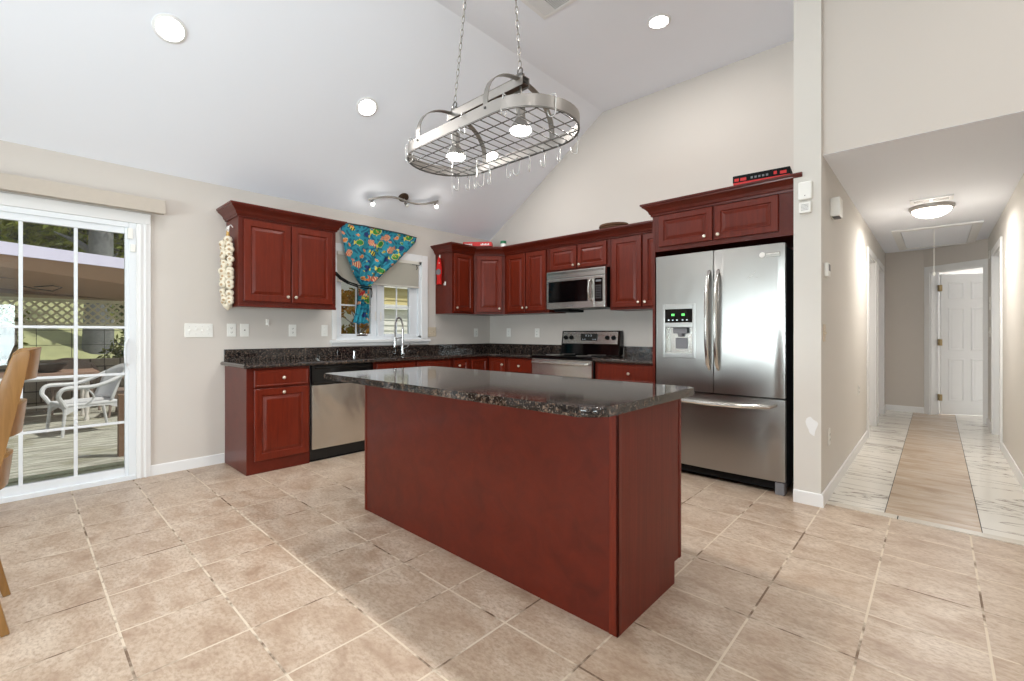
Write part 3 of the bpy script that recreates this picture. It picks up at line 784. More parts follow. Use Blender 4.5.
c3 = thing('wall_cabinet', (-1.39, YB, 1.4), 'two-door cherry wall cabinet left of the microwave', 'cabinet')
B(-1.389, -.668, 3.989, YB - .001, 1.40, 2.165, .001).build('body', M['cherryh'], c3)
door(c3, (-1.345, 3.988, 1.425), X_, -Y_, .312, .718, (.285, .045)); door(c3, (-1.018, 3.988, 1.425), X_, -Y_, .312, .718, (.028, .045))
c4 = thing('wall_cabinet', (-.66, YB, 1.87), 'short two-door cherry wall cabinet above the microwave', 'cabinet')
B(-.666, .148, 3.989, YB - .001, 1.862, 2.165, .001).build('body', M['cherryh'], c4)
door(c4, (-.64, 3.988, 1.885), X_, -Y_, .368, .255, (.335, .035), frame=.042); door(c4, (-.255, 3.988, 1.885), X_, -Y_, .368, .255, (.030, .035), frame=.042)
c5 = thing('wall_cabinet', (.15, YB, 1.4), 'two-door cherry wall cabinet between microwave and refrigerator', 'cabinet')
B(.150, .892, 3.989, YB - .001, 1.40, 2.165, .001).build('body', M['cherryh'], c5)
door(c5, (.178, 3.988, 1.425), X_, -Y_, .335, .718, (.308, .045)); door(c5, (.530, 3.988, 1.425), X_, -Y_, .335, .718, (.028, .045))
m = MB(); m.sweep([(.889, 3.986), (-1.390, 3.986), (-1.667, 3.709), (-1.667, 3.344), (XA + .001, 3.344)], [(-a, b) for a, b in CROWN])
tag(m.build('crown_molding', M['cherryh'], ang=20), 'dark cherry crown molding running over the corner wall cabinets', 'molding')

# refrigerator surround
fc = thing('refrigerator_cabinet', (.894, YB, 0), 'deep cherry cabinet and side panel around the refrigerator', 'cabinet')
B(.894, .916, 3.43, YB - .001, 0, 2.165, .001).build('side_panel', M['cherryh'], fc)
B(.917, 1.953, 3.43, YB - .001, 1.848, 2.165, .001).box(.917, 1.953, 4.0, YB - .001, 1.83, 1.866).build('body', M['cherryh'], fc)
door(fc, (.955, 3.429, 1.885), X_, -Y_, .440, .262, (.385, .035), frame=.045); door(fc, (1.412, 3.429, 1.885), X_, -Y_, .440, .262, (.03, .035), frame=.045)
m = MB(); m.sweep([(1.9535, 3.428), (.892, 3.428), (.892, 3.90)], [(-a, b) for a, b in CROWN])
m.prism([(3.3685, 2.226), (3.364, 2.228), (3.360, 2.238), (3.350, 2.241), (3.350, 2.255), (3.3685, 2.255)], 1.9535, 2.008, lambda u, v, a: (a - (.03 if a > 1.96 and v < 2.22 else 0), u, v))
m.build('crown', M['cherryh'], fc, ang=20)

# base cabinets along wall A
b1 = thing('base_cabinet', (XA, .99, 0), 'cherry base cabinet with worn drawer and door at the counter end', 'cabinet')
B(XA + .016, -1.42, .990, 1.500, 0, .868, .002).build('body', M['cherryh'], b1)
door(b1, (-1.419, 1.045, .712), Y_, X_, .440, .14, (.225, .07), nm='drawer', fr=False)
door(b1, (-1.419, 1.045, .105), Y_, X_, .440, .592, (.225, .555), frame=.055)
b2 = thing('sink_cabinet', (XA, 2.12, 0), 'cherry sink base cabinet behind the island', 'cabinet')
MB().box(XA + .016, -1.42, 2.125, 3.13, 0, .68).box(XA + .016, -1.42, 2.125, 2.145, .68, .868).box(XA + .016, -1.42, 3.11, 3.13, .68, .868).box(-1.44, -1.42, 2.145, 3.11, .68, .868).build('body', M['cherryh'], b2, smooth=False)
for a in (2.16, 2.65): 
    door(b2, (-1.419, a, .712), Y_, X_, .45, .14, None, nm='false_drawer', fr=False); door(b2, (-1.419, a, .105), Y_, X_, .45, .592, (.42 if a < 2.3 else .03, .555))
b3 = thing('base_cabinet', (XA, 3.135, 0), 'narrow cherry base cabinet between sink and corner', 'cabinet')
B(XA + .016, -1.42, 3.132, 3.405, 0, .868, .002).build('body', M['cherryh'], b3)
door(b3, (-1.419, 3.155, .105), Y_, X_, .225, .745, (.07, .675), frame=.04)
b4 = thing('base_cabinet', (XA, 3.41, 0), 'cherry corner base cabinet with folding doors', 'cabinet')
m = MB(); m.prism([(XA + .016, 3.407), (-1.42, 3.407), (-1.42, 3.72), (-1.085, 3.72), (-1.085, YB - .016), (XA + .016, YB - .016)], 0, .868, lambda u, v, a: (u, v, a)); m.build('body', M['cherryh'], b4, smooth=False)
door(b4, (-1.419, 3.43, .105), Y_, X_, .262, .745, None, frame=.04)
door(b4, (-1.385, 3.719, .105), X_, -Y_, .27, .745, (.235, .675), frame=.04)
b5 = thing('base_cabinet', (-1.083, YB, 0), 'cherry drawer base cabinet left of the range', 'cabinet')
B(-1.083, -.672, 3.72, YB - .016, 0, .868, .002).build('body', M['cherryh'], b5)
door(b5, (-1.06, 3.719, .700), X_, -Y_, .365, .152, (.18, .075), nm='drawer', fr=False); door(b5, (-1.06, 3.719, .105), X_, -Y_, .365, .58, (.03, .54))
b6 = thing('base_cabinet', (.135, YB, 0), 'cherry base cabinet between range and refrigerator', 'cabinet')
B(.137, .892, 3.72, YB - .016, 0, .868, .002).build('body', M['cherryh'], b6)
door(b6, (.175, 3.719, .690), X_, -Y_, .70, .165, (.35, .08), nm='drawer', fr=False)
door(b6, (.175, 3.719, .105), X_, -Y_, .345, .57, (.31, .53)); door(b6, (.53, 3.719, .105), X_, -Y_, .345, .57, (.03, .53))

# countertops
ct = thing('countertop', (XA, .975, .87), 'dark granite L-shaped countertop along window wall into the corner', 'countertop')
m = MB(); z0, z1 = .870, CT
SX0, SX1, SY0, SY1 = -1.86, -1.50, 2.25, 2.98
m.box(XA + .001, SX0, .975, YB - .001, z0, z1); m.box(SX1, -1.385, .975, 3.685, z0, z1); m.box(SX0, SX1, .975, SY0, z0, z1); m.box(SX0, SX1, SY1, YB - .001, z0, z1)
m.box(SX1, -.670, 3.685, YB - .001, z0, z1)
m.build('worktop', M['granite'], ct, smooth=False)
m = MB(); m.tube([(XA + .002, .975, .8875), (-1.385, .975, .8875)], .0172, 10); m.tube([(-1.385, .975, .8875), (-1.385, 3.685, .8875), (-.672, 3.685, .8875)], .0172, 10)
m.build('rounded_edge', M['granite'], ct)
B(XA + .001, XA + .021, .985, YB - .001, CT, 1.012, .003).box(XA + .021, -.672, YB - .021, YB - .001, CT, 1.012, .003).build('backsplash', M['granite'], ct)
ct2 = thing('countertop', (.14, YB, .87), 'short dark granite countertop between range and refrigerator', 'countertop')
m = B(.137, .893, 3.685, YB - .001, z0, z1); m.tube([(.137, 3.685, .8875), (.892, 3.685, .8875)], .0172, 10); m.build('worktop', M['granite'], ct2, smooth=False)
B(.137, .893, YB - .021, YB - .001, CT, 1.012, .003).build('backsplash', M['granite'], ct2)

# sink, faucet, soap pump
sk = MB(); g = .012
sk.box(SX0 + .002, SX1 - .002, SY0 + .002, SY1 - .002, .69, .70); sk.box(SX0 + .001, SX0 + g, SY0, SY1, .70, .888); sk.box(SX1 - g, SX1 - .001, SY0, SY1, .70, .888); sk.box(SX0, SX1, SY0 + .001, SY0 + g, .70, .888); sk.box(SX0, SX1, SY1 - g, SY1 - .001, .70, .888)
sk.box(SX0 + g, SX1 - g, 2.60, 2.62, .70, .86)
tag(sk.build('sink', M['steelh']), 'stainless double bowl sink sunk in the granite below the window', 'sink')
fa = thing('faucet', (-1.91, 2.76, CT), 'chrome spring-neck pull-down faucet at the window', 'faucet')
fx, fy = -1.91, 2.80
MB().lathe([(.030, 0), (.030, .012), (.020, .02), (.018, .10), (.020, .11), (.014, .13), (.012, .30)], (fx, fy, CT)).build('body', M['chrome'], fa)
arc = [Vector((fx, fy, CT + .18))] + [Vector((fx + .02 + .02 * (1 - math.cos(t)), fy - .085 + .085 * math.cos(t), CT + .30 + .13 * math.sin(t))) for t in [PI * i / 14 for i in range(15)]] + [Vector((fx + .06, fy - .17, CT + .22))]
arc = [Vector((fx, fy, CT + .18)), Vector((fx, fy, CT + .30))] + [Vector((fx + .1 * (1 - math.cos(t)) / 2, fy - .085 * (1 - math.cos(t)), CT + .30 + .13 * math.sin(t))) for t in [PI * i / 14 for i in range(1, 14)]] + [Vector((fx + .1, fy - .17, CT + .28)), Vector((fx + .1, fy - .17, CT + .18))]
m = MB(); m.tube(arc, .008, 8)
# spring coil
coil = []
seglen = [0]
for a, b in zip(arc, arc[1:]): seglen.append(seglen[-1] + (b - a).length)
tot = seglen[-1]; NC = 30
for i in range(NC * 8 + 1):
    s_ = i / (NC * 8) * tot
    j = max(q for q in range(len(arc) - 1) if seglen[q] <= s_ + 1e-9); f = (s_ - seglen[j]) / (seglen[j + 1] - seglen[j])
    p = arc[j].lerp(arc[j + 1], f); d = (arc[j + 1] - arc[j]).normalized(); a_ = d.cross(Vector((1, .3, 0))).normalized(); b_ = d.cross(a_)
    th = i / 8 * 2 * PI; coil.append(p + a_ * .011 * math.cos(th) + b_ * .011 * math.sin(th))
m.tube(coil, .0022, 5); m.build('spring_neck', M['chrome'], fa)
MB().lathe([(.012, 0), (.017, .02), (.017, .09), (.012, .12)], (fx + .1, fy - .17, CT + .075)).tube([(fx, fy, CT + .20), (fx + .1, fy - .17, CT + .19)], .006, 8).tube([(fx + .1, fy - .17, CT + .175), (fx + .1, fy - .17, CT + .205)], .02, 10).build('spray_head', M['chrome'], fa)
MB().tube([(fx + .01, fy, CT + .07), (fx + .02, fy + .05, CT + .09), (fx + .02, fy + .08, CT + .13)], .007, 8).build('lever', M['chrome'], fa)
sp_ = thing('soap_dispenser', (-1.80, 2.13, CT), 'small chrome soap pump on the granite counter by the sink', 'soap dispenser')
MB().lathe([(.018, 0), (.018, .006), (.010, .012), (.008, .05)], (-1.80, 2.13, CT), seg=12).build('base', M['chrome'], sp_)
MB().lathe([(.010, .05), (.010, .065), (.004, .07)], (-1.80, 2.13, CT), seg=12).tube([(-1.80, 2.13, CT + .062), (-1.76, 2.13, CT + .060)], .004, 8).build('pump_head', M['chrome'], sp_)

# dishwasher
dw = thing('dishwasher', (XA + .02, 1.505, 0), 'stainless dishwasher with dented front and black control strip', 'dishwasher')
B(XA + .03, -1.43, 1.506, 2.122, .02, .866, .002).build('body', M['dark'], dw)
m = MB()
nu, nv = 24, 24
gx = lambda u, v: -1.395 + .006 * math.sin(u * PI)
m.box(-1.43, -1.398, 1.512, 2.118, .115, .690, .006); m.build('door', M['steeldw'], dw)
m = MB(); m.box(-1.43, -1.400, 1.512, 2.118, .693, .866, .004); m.box(-1.402, -1.388, 1.54, 2.09, .835, .858, .006); m.box(-1.401, -1.392, 1.52, 2.11, .698, .725, .004); m.build('control_panel', M['blackgl'], dw)
B(-1.46, -1.445, 1.512, 2.118, .0, .108, .002).build('toe_kick', M['black'], dw)

# ------------------------------------------------------------------ range
rg = thing('range', (-.27, YB, 0), 'black and stainless electric range under the microwave', 'stove')
RX0, RX1 = -.665, .13
B(RX0, RX1, 3.70, 4.29, .05, .885, .003).build('body', M['dark'], rg)
B(RX0, RX1, 3.665, 4.23, .885, .915, .006).build('cooktop', M['blackgl'], rg)
for cx, cyy, r in ((-.46, 3.83, .10), (-.08, 3.83, .08), (-.46, 4.09, .075), (-.08, 4.09, .10)): MB().tube([(cx + r * math.cos(a), cyy + r * math.sin(a), .9155) for a in [2 * PI * i / 32 for i in range(32)]], .0015, 4, closed=True).build('burner_ring', M['nickel'], rg)
m = MB(); m.prism([(4.205, .915), (4.295, .915), (4.295, 1.185), (4.245, 1.185), (4.225, 1.03)], RX0, RX1, lambda u, v, a: (a, u, v), .006); m.build('backguard', M['blackgl'], rg)
def bgp(x, z, off=0):   # point on the slanted control face
    t = (z - 1.03) / .155; return Vector((x, 4.225 + .02 * t - off, z))
pm = MB(); 
pm.prism([(bgp(0, 1.035).y - .004, 1.035), (bgp(0, 1.172).y - .004, 1.172), (bgp(0, 1.172).y + .003, 1.172), (bgp(0, 1.035).y + .003, 1.035)], RX0 + .02, RX1 - .03, lambda u, v, a: (a, u, v), .002); pn = pm.build('control_panel', M['steelh'], rg)
for x in (-.60, -.52, -.03, .05):
    MB().lathe([(.026, 0), (.026, .005), (.020, .012), (.018, .026), (.012, .028)], bgp(x, 1.105, .006), axis='Y', mat=Matrix(((1, 0, 0), (0, 0, -1), (0, 1, 0))), seg=18).box(x - .003, x + .003, 4.195, 4.207, 1.09, 1.12).build('knob', M['black'], rg)
pd = MB(); pd.box(-.385, -.16, 4.222, 4.232, 1.070, 1.150, .003); pdo = pd.build('display', M['blackgl'], rg)
for x in (-.315, -.280, -.245):
    m = MB(); m.box(x, x + .012, 4.2205, 4.2215, 1.1345, 1.137); m.box(x, x + .012, 4.2205, 4.2215, 1.12, 1.1225); m.box(x + .0098, x + .0122, 4.2205, 4.2215, 1.1222, 1.1348); m.build('digit', M['ledw'], pdo, smooth=False)
for x in (-.36, -.33, -.22, -.19): B(x, x + .012, 4.2205, 4.2215, 1.085, 1.089).build('button_mark', M['ledw'], pdo, smooth=False)
B(RX0 + .005, RX1 - .005, 3.668, 3.70, .17, .875, .004).build('oven_door', M['steelh'], rg)
B(RX0 + .07, RX1 - .07, 3.663, 3.67, .33, .70, .004).build('oven_window', M['blackgl'], rg)
m = MB(); m.tube([(RX0 + .03, 3.645, .835), (RX0 + .06, 3.625, .835), (RX1 - .06, 3.625, .835), (RX1 - .03, 3.645, .835)], .014, 10); m.box(RX0 + .03, RX0 + .05, 3.64, 3.67, .825, .845); m.box(RX1 - .05, RX1 - .03, 3.64, 3.67, .825, .845); m.build('handle', M['steelh'], rg)
B(RX0 + .005, RX1 - .005, 3.672, 3.70, .03, .16, .004).build('storage_drawer', M['steelh'], rg)

# ------------------------------------------------------------------ microwave
mw = thing('microwave', (-.25, YB, 1.43), 'stainless over-the-range microwave with black window', 'microwave')
MX0, MX1, MY = -.650, .132, 3.915
B(MX0, MX1, MY + .035, YB - .002, 1.432, 1.859, .002).build('body', M['dark'], mw)
B(MX0, MX1, MY + .002, MY + .036, 1.778, 1.859, .004).build('vent_hood', M['steelh'], mw)
m = MB(); dx = -.095
m.box(MX0, .0, MY, MY + .035, 1.434, 1.775, .006); m.build('door', M['steelh'], mw)
B(.002, MX1, MY, MY + .035, 1.434, 1.775, .006).build('control_bezel', M['steelh'], mw)
B(MX0 + .03, -.085, MY - .004, MY + .01, 1.505, 1.745, .004).build('window', M['blackgl'], mw)
cp = B(.006, MX1 - .03, MY - .004, MY + .01, 1.495, 1.745, .003).build('keypad', M['blackgl'], mw)
B(.02, .085, MY - .0052, MY - .0042, 1.705, 1.725).build('clock_display', M['grey'], cp, smooth=False)
for i in range(3):
    for j in range(6): B(.022 + i * .024, .034 + i * .024, MY - .0052, MY - .0042, 1.53 + j * .026, 1.538 + j * .026).build('key', M['grey'], cp, smooth=False)
m = MB(); m.tube([(-.03, MY + .005, 1.505), (-.045, MY - .03, 1.535), (-.05, MY - .042, 1.62), (-.045, MY - .03, 1.71), (-.03, MY + .005, 1.74)], .013, 10); m.build('handle', M['steelh'], mw)
m = MB()
for i in range(8): m.box(-.36 + i * .011, -.353 + i * .011, MY - .0012, MY, 1.462, 1.470)
m.build('maker_mark', M['grey'], mw)
m = MB()
for i in range(7): m.box(MX0 + .02, MX1 - .02, MY + .0008, MY + .002, 1.845 - i * .0035, 1.8465 - i * .0035)
m.build('vent_grille', M['wire'], mw)
B(-.60, -.40, 4.0, YB - .01, 1.405, 1.431, .003).build('under_light', M['black'], mw)

# ------------------------------------------------------------------ refrigerator
fr = thing('refrigerator', (1.4, 4.2, 0), 'stainless french door refrigerator with water dispenser and bottom freezer', 'refrigerator')
FX0, FX1, FY = .928, 1.892, 3.415
B(FX0 + .006, FX1 - .006, 3.478, 4.24, .04, 1.785, .003).build('body', M['fridgeside'], fr)
def curved_door(x0, x1, z0, z1, nm, mat_, hole=None):
    m = MB(); n = 12; cxm = (FX0 + FX1) / 2; hw = (FX1 - FX0) / 2
    f = lambda x: FY + .013 * ((x - cxm) / hw) ** 2
    if hole is None:
        poly = [(x0 + (x1 - x0) * i / n, f(x0 + (x1 - x0) * i / n)) for i in range(n + 1)] + [(x1, FY + .058), (x0, FY + .058)]
        m.prism(poly, z0, z1, lambda u, v, a: (u, v, a), .005)
    else:
        hx0, hx1, hz0, hz1 = hole
        def seg_(a, b, c, d, bev=0):
            poly = [(a + (b - a) * i / 6, f(a + (b - a) * i / 6)) for i in range(7)] + [(b, FY + .058), (a, FY + .058)]
            m.prism(poly, c, d, lambda u, v, q: (u, v, q), bev)
        seg_(x0, hx0, z0, z1); seg_(hx1, x1, z0, z1); seg_(hx0, hx1, z0, hz0); seg_(hx0, hx1, hz1, z1)
    return m.build(nm, mat_, fr, ang=40)
ld = curved_door(FX0, 1.402, .692, 1.802, 'left_door', M['steel'], (1.012, 1.240, .995, 1.355))
rd = curved_door(1.408, FX1, .692, 1.802, 'right_door', M['steel'])
fz = curved_door(FX0, FX1, .095, .680, 'freezer_drawer', M['steel'])
m = MB()
for xx, nm in ((1.372, -1), (1.440, 1)):
    h = MB(); h.tube([(xx, FY + .006, .875), (xx, FY - .035, .92), (xx, FY - .058, 1.05), (xx, FY - .066, 1.26), (xx, FY - .058, 1.47), (xx, FY - .035, 1.60), (xx, FY + .006, 1.645)], [.013, .015, .017, .017, .017, .015, .013], 10)
    h.build('handle', M['steelh'], ld if nm < 0 else rd)
h = MB(); h.tube([(.985, FY + .010, .640), (1.02, FY - .03, .628), (1.2, FY - .052, .618), (1.41, FY - .058, .614), (1.62, FY - .052, .618), (1.80, FY - .03, .628), (1.835, FY + .010, .640)], [.013, .015, .017, .017, .017, .015, .013], 10)
h.build('handle', M['steelh'], fz)
dp = thing('ice_and_water_dispenser', (0, 0, 0), None, None); dp.parent = ld; dp.location = -origin(ld)
dpp = MB()
for a, b, c, d in ((.985, 1.012, .955, 1.395), (1.240, 1.267, .955, 1.395), (1.012, 1.240, .955, .995), (1.012, 1.240, 1.355, 1.395), (1.012, 1.240, 1.205, 1.245)): dpp.box(a, b, FY - .004, FY + .02, c, d, .003)
bpy.data.objects.remove(dp)
dp = dpp.build('dispenser_frame', M['steel'], ld)
B(1.012, 1.240, FY + .006, FY + .02, 1.245, 1.355).build('dispenser_display', M['blackgl'], ld)
for x in (1.065, 1.15): B(x, x + .025, FY + .0035, FY + .0055, 1.30, 1.318).build('green_digit', M['led'], ld, smooth=False)
for i in range(5): B(1.035 + i * .035 + (.012 if i > 2 else 0), 1.048 + i * .035 + (.012 if i > 2 else 0), FY + .0035, FY + .0055, 1.262, 1.270).build('button_mark', M['ledw'], ld, smooth=False)
m = MB(); m.box(1.012, 1.240, FY + .057, FY + .062, .995, 1.205); m.box(1.012, 1.016, FY + .012, FY + .06, .995, 1.205); m.box(1.236, 1.240, FY + .012, FY + .06, .995, 1.205); m.box(1.012, 1.24, FY + .012, FY + .06, .993, .999)
m.build('dispenser_recess', M['steelh'], ld)
m = MB(); m.box(1.07, 1.19, FY + .02, FY + .056, 1.155, 1.205, .006); m.lathe([(.02, 0), (.026, .03)], (1.13, FY + .038, 1.128), seg=12); m.box(1.08, 1.18, FY + .046, FY + .056, 1.03, 1.12, .005); m.build('dispenser_paddle', M['grey'], ld)
m = MB(); m.lathe([(.020, 0), (.020, .004), (.015, .006)], (1.747, FY - .001 + .007, 1.728), mat=Matrix(((1, 0, 0), (0, 0, -1), (0, 1, 0))), seg=20); m.build('round_badge', M['white'], rd)
m = MB(); m.box(1.770, 1.862, FY + .003, FY + .011, 1.708, 1.742, .002); bdg = m.build('badge_bar', M['nickel'], rd)
m = MB()
for i in range(10): m.box(1.776 + i * .008, 1.781 + i * .008, FY + .0022, FY + .0032, 1.727, 1.735)
m.build('badge_lettering', M['white'], bdg)
m = MB()
for pts in ([(1.648, 1.572), (1.66, 1.585), (1.672, 1.590), (1.685, 1.596)], [(1.652, 1.565), (1.662, 1.575)], [(1.693, 1.612), (1.703, 1.622)], [(1.70, 1.578), (1.715, 1.572)]):
    m.tube([(x, FY + .002, z - .01) for x, z in pts], .0026, 5, flat=.4)
m.build('sticker_residue', M['white'], rd)
m = MB(); m.box(FX0 + .01, FX1 - .07, 3.455, 3.48, .03, .09, .003); m.build('base_grille', M['black'], fr)
for a, b, c, d, e in ((FX1 - .065, FX1 - .005, 3.43, 3.50, .088), (FX0 + .005, FX0 + .065, 3.43, 3.50, .088), (FX0 + .05, FX0 + .09, 4.1, 4.2, .05), (FX1 - .09, FX1 - .05, 4.1, 4.2, .05)): MB().box(a, b, c, d, 0, e, .004).build('foot', M['grey'], fr)
for a, b in ((FX1 - .09, FX1 - .02), (FX0 + .02, FX0 + .09)): MB().box(a, b, 3.44, 3.52, 1.787, 1.806, .004).build('hinge_cover', M['grey'], fr)

# ------------------------------------------------------------------ island
il = thing('kitchen_island', (.85, 1.5, 0), 'large cherry kitchen island with polished dark granite top', 'island')
IX0, IX1, IY0, IY1 = -.075, 1.785, 1.285, 1.87
B(IX0, IX1 - .002, IY0 + .004, 1.80, 0, .868).box(IX0, IX1 - .002, 1.80, IY1, .10, .868).build('body', M['cherryh'], il, smooth=False)
B(IX0 + .018, IX1 - .035, IY0, IY0 + .005, 0, .868).build('back_panel', M['cherryh'], il)
B(IX1 - .035, IX1 + .004, IY0 - .004, IY0 + .006, 0, .868, .002).box(IX1 - .004, IX1 + .004, IY0 - .004, IY0 + .028, 0, .868, .002).build('corner_trim', M['cherry'], il)
B(IX0 - .004, IX0 + .018, IY0 - .004, IY0 + .006, 0, .868, .002).build('corner_trim', M['cherry'], il)
B(IX1 - .003, IX1 + .002, IY0 + .028, 1.80, 0, .868).box(IX1 - .003, IX1 + .002, 1.80, IY1, .10, .868).box(IX1 - .003, IX1 + .005, IY1 - .022, IY1, .10, .868, .001).build('side_panel', M['cherrys'], il)
for i in range(4):
    x = IX0 + .03 + i * .455
    door(il, (x + .43, IY1, .13), -X_, Y_, .43, .56, (.04, .5)); door(il, (x + .43, IY1, .71), -X_, Y_, .43, .14, (.21, .07), nm='drawer', fr=False)
def rrect(x0, x1, y0, y1, radii, n=8):
    P = []
    for (cx, cyy, a0), r in zip(((x1, y1, 0), (x0, y1, 90), (x0, y0, 180), (x1, y0, 270)), radii):
        sx = 1 if cx == x1 else -1; sy = 1 if cyy == y1 else -1
        for i in range(n + 1):
            a = math.radians(a0 + 90 * i / n); P.append((cx - sx * r + r * math.cos(a), cyy - sy * r + r * math.sin(a)))
    return P
m = MB(); m.prism(rrect(-.178, 1.847, 1.045, 1.900, (.02, .02, .025, .075)), .869, CT, lambda u, v, a: (u, v, a), .012, 4)
m.build('granite_top', M['granite'], il, ang=50)

# ------------------------------------------------------------------ pot rack
PX0, PX1, PY, PR, PZ = .545, 1.152, 1.50, .26, 2.20
pr = thing('pot_rack', (.85, PY, 2.2), 'oval hanging pot rack with lights, chained above the island', 'pot rack')
def stad(r, n=20):
    P = []
    for i in range(n + 1): a = -PI/2 + PI * i / n; P.append((PX1 + r * math.cos(a), PY + r * math.sin(a)))
    for i in range(n + 1): a = PI/2 + PI * i / n; P.append((PX0 + r * math.cos(a), PY + r * math.sin(a)))
    return P
m = MB(); O, I = stad(PR), stad(PR - .004); n = len(O)
vo = [[m.bm.verts.new((x, y, z)) for x, y in P] for P, z in ((O, PZ), (O, PZ + .062), (I, PZ + .062), (I, PZ))]
for k in range(4):
    for i in range(n): m.bm.faces.new([vo[k][i], vo[k][(i + 1) % n], vo[(k + 1) % 4][(i + 1) % n], vo[(k + 1) % 4][i]])
m.build('oval_band', M['nickelband'], pr)
m = MB(); m.tube([(x, y, PZ + .004) for x, y in stad(PR - .004)], .005, 6, closed=True)
def half(x):
    d = 0 if PX0 <= x <= PX1 else (x - PX1 if x > PX1 else PX0 - x)
    return math.sqrt(max(0, (PR - .004) ** 2 - d * d))
x = PX0 - PR + .05
while x < PX1 + PR - .02:
    h = half(x)
    if h > .03: m.tube([(x, PY - h, PZ + .006), (x, PY + h, PZ + .006)], .0026, 5)
    x += .0555
for y in (-.16, -.055, .055, .16):
    e = math.sqrt((PR - .004) ** 2 - y * y); m.tube([(PX0 - e, PY + y, PZ + .001), (PX1 + e, PY + y, PZ + .001)], .0030, 5)
m.build('wire_grid', M['wire'], pr)
for ax in (.565, 1.105):
    m = MB(); N = 20; prv = None
    for i in range(N + 1):
        a = PI * i / N; y = PY - .256 * math.cos(a); z = PZ + .05 + .225 * math.sin(a) ** .75
        r_ = [m.bm.verts.new((ax + dx, y + dn * -math.cos(a), z + dn * math.sin(a))) for dx, dn in ((-.016, 0), (.016, 0), (.016, .004), (-.016, .004))]
        if prv:
            for k in range(4): m.bm.faces.new([prv[k], prv[(k + 1) % 4], r_[(k + 1) % 4], r_[k]])
        prv = r_
    m.build('arch_strap', M['nickel'], pr)
m = MB()
m.box(.535, 1.135, PY - .028, PY - .024, 2.44, 2.488); m.box(.535, 1.135, PY + .024, PY + .028, 2.44, 2.488); m.box(.535, 1.135, PY - .028, PY + .028, 2.485, 2.489); m.mi = 1; m.box(.54, 1.13, PY - .024, PY + .024, 2.450, 2.454)
m.build('wiring_channel', [M['nickelband'], M['bronze']], pr)
m = MB()
for ax in (.565, 1.105):
    for s_ in (-1, 1):
        m.lathe([(.007, 0), (.007, .004), (.003, .007)], (ax, PY + s_ * (PR), PZ + .045), mat=Matrix(((1, 0, 0), (0, 0, s_), (0, 1, 0))), seg=10)
m.build('rivet', M['wire'], pr)
for (bx, tx, ty) in ((.575, .762, PY), (1.095, 1.008, PY)):
    m = MB(); m.box(bx - .022, bx + .022, PY - .012, PY + .012, 2.488, 2.515, .003); m.tube([(bx + .016 * math.cos(a), PY, 2.53 + .018 * math.sin(a)) for a in [2 * PI * i / 14 for i in range(14)]], .004, 6, closed=True)
    m.box(bx - .007, bx + .007, PY - .03, PY + .03, 2.475, 2.487, .002)
    m.build('hanging_bracket', M['wire'], pr)
    p0 = Vector((bx, PY, 2.548)); p1 = Vector((tx, ty, ZR - .03)); Ln = (p1 - p0).length; d = (p1 - p0).normalized()
    m = MB(); pitch = .036; N = int(Ln / pitch)
    q = Z_.rotation_difference(d)
    for i in range(N):
        c = p0 + d * (i + .5) * (Ln / N); ring = []
        ang = (i % 2) * PI / 2 + .4
        for kk in range(12):
            t_ = 2 * PI * kk / 12; lx = .0085 * math.cos(t_); lz = .0225 * math.sin(t_)
            ring.append(c + q @ Vector((lx * math.cos(ang), lx * math.sin(ang), lz)))
        m.tube(ring, .0021, 5, closed=True)
    m.build('chain', M['nickel'], pr)
    MB().lathe([(.045, 0), (.045, -.006), (.02, -.02), (.006, -.03)], (tx, ty, ZR + .015), seg=20).build('ceiling_hook_plate', M['nickel'], pr)
for bx in (.585, 1.100):
    m = MB(); m.tube([(bx, PY, 2.45), (bx, PY, 2.36)], .006, 8); m.lathe([(.018, 2.36), (.024, 2.35), (.024, 2.29), (.03, 2.275), (.05, 2.24), (.056, 2.225)], (bx, PY, 0), seg=20)
    lh = m.build('lamp_holder', M['nickel'], pr)
    MB().lathe([(.053, 2.228), (.056, 2.222), (.050, 2.212), (.03, 2.206), (.004, 2.204)], (bx, PY, 0), seg=24).build('bulb', M['bulb'], lh)
    l = light('rack_bulb_glow', 'SPOT', (0, 0, 0), 40, (1, .97, .93), spot_size=math.radians(165), spot_blend=.6, shadow_soft_size=.045); l.parent = pr; l.location = Vector((bx, PY, 2.188)) - pr.location
MB().tube([(.585, PY - .03, 2.20), (.585, PY - .03, 1.98)], .0007, 5).tube([(.585, PY - .03, 2.20), (.585, PY - .015, 2.30)], .0016, 5).build('pull_chain', M['hook'], pr)
pr.location.z -= .015
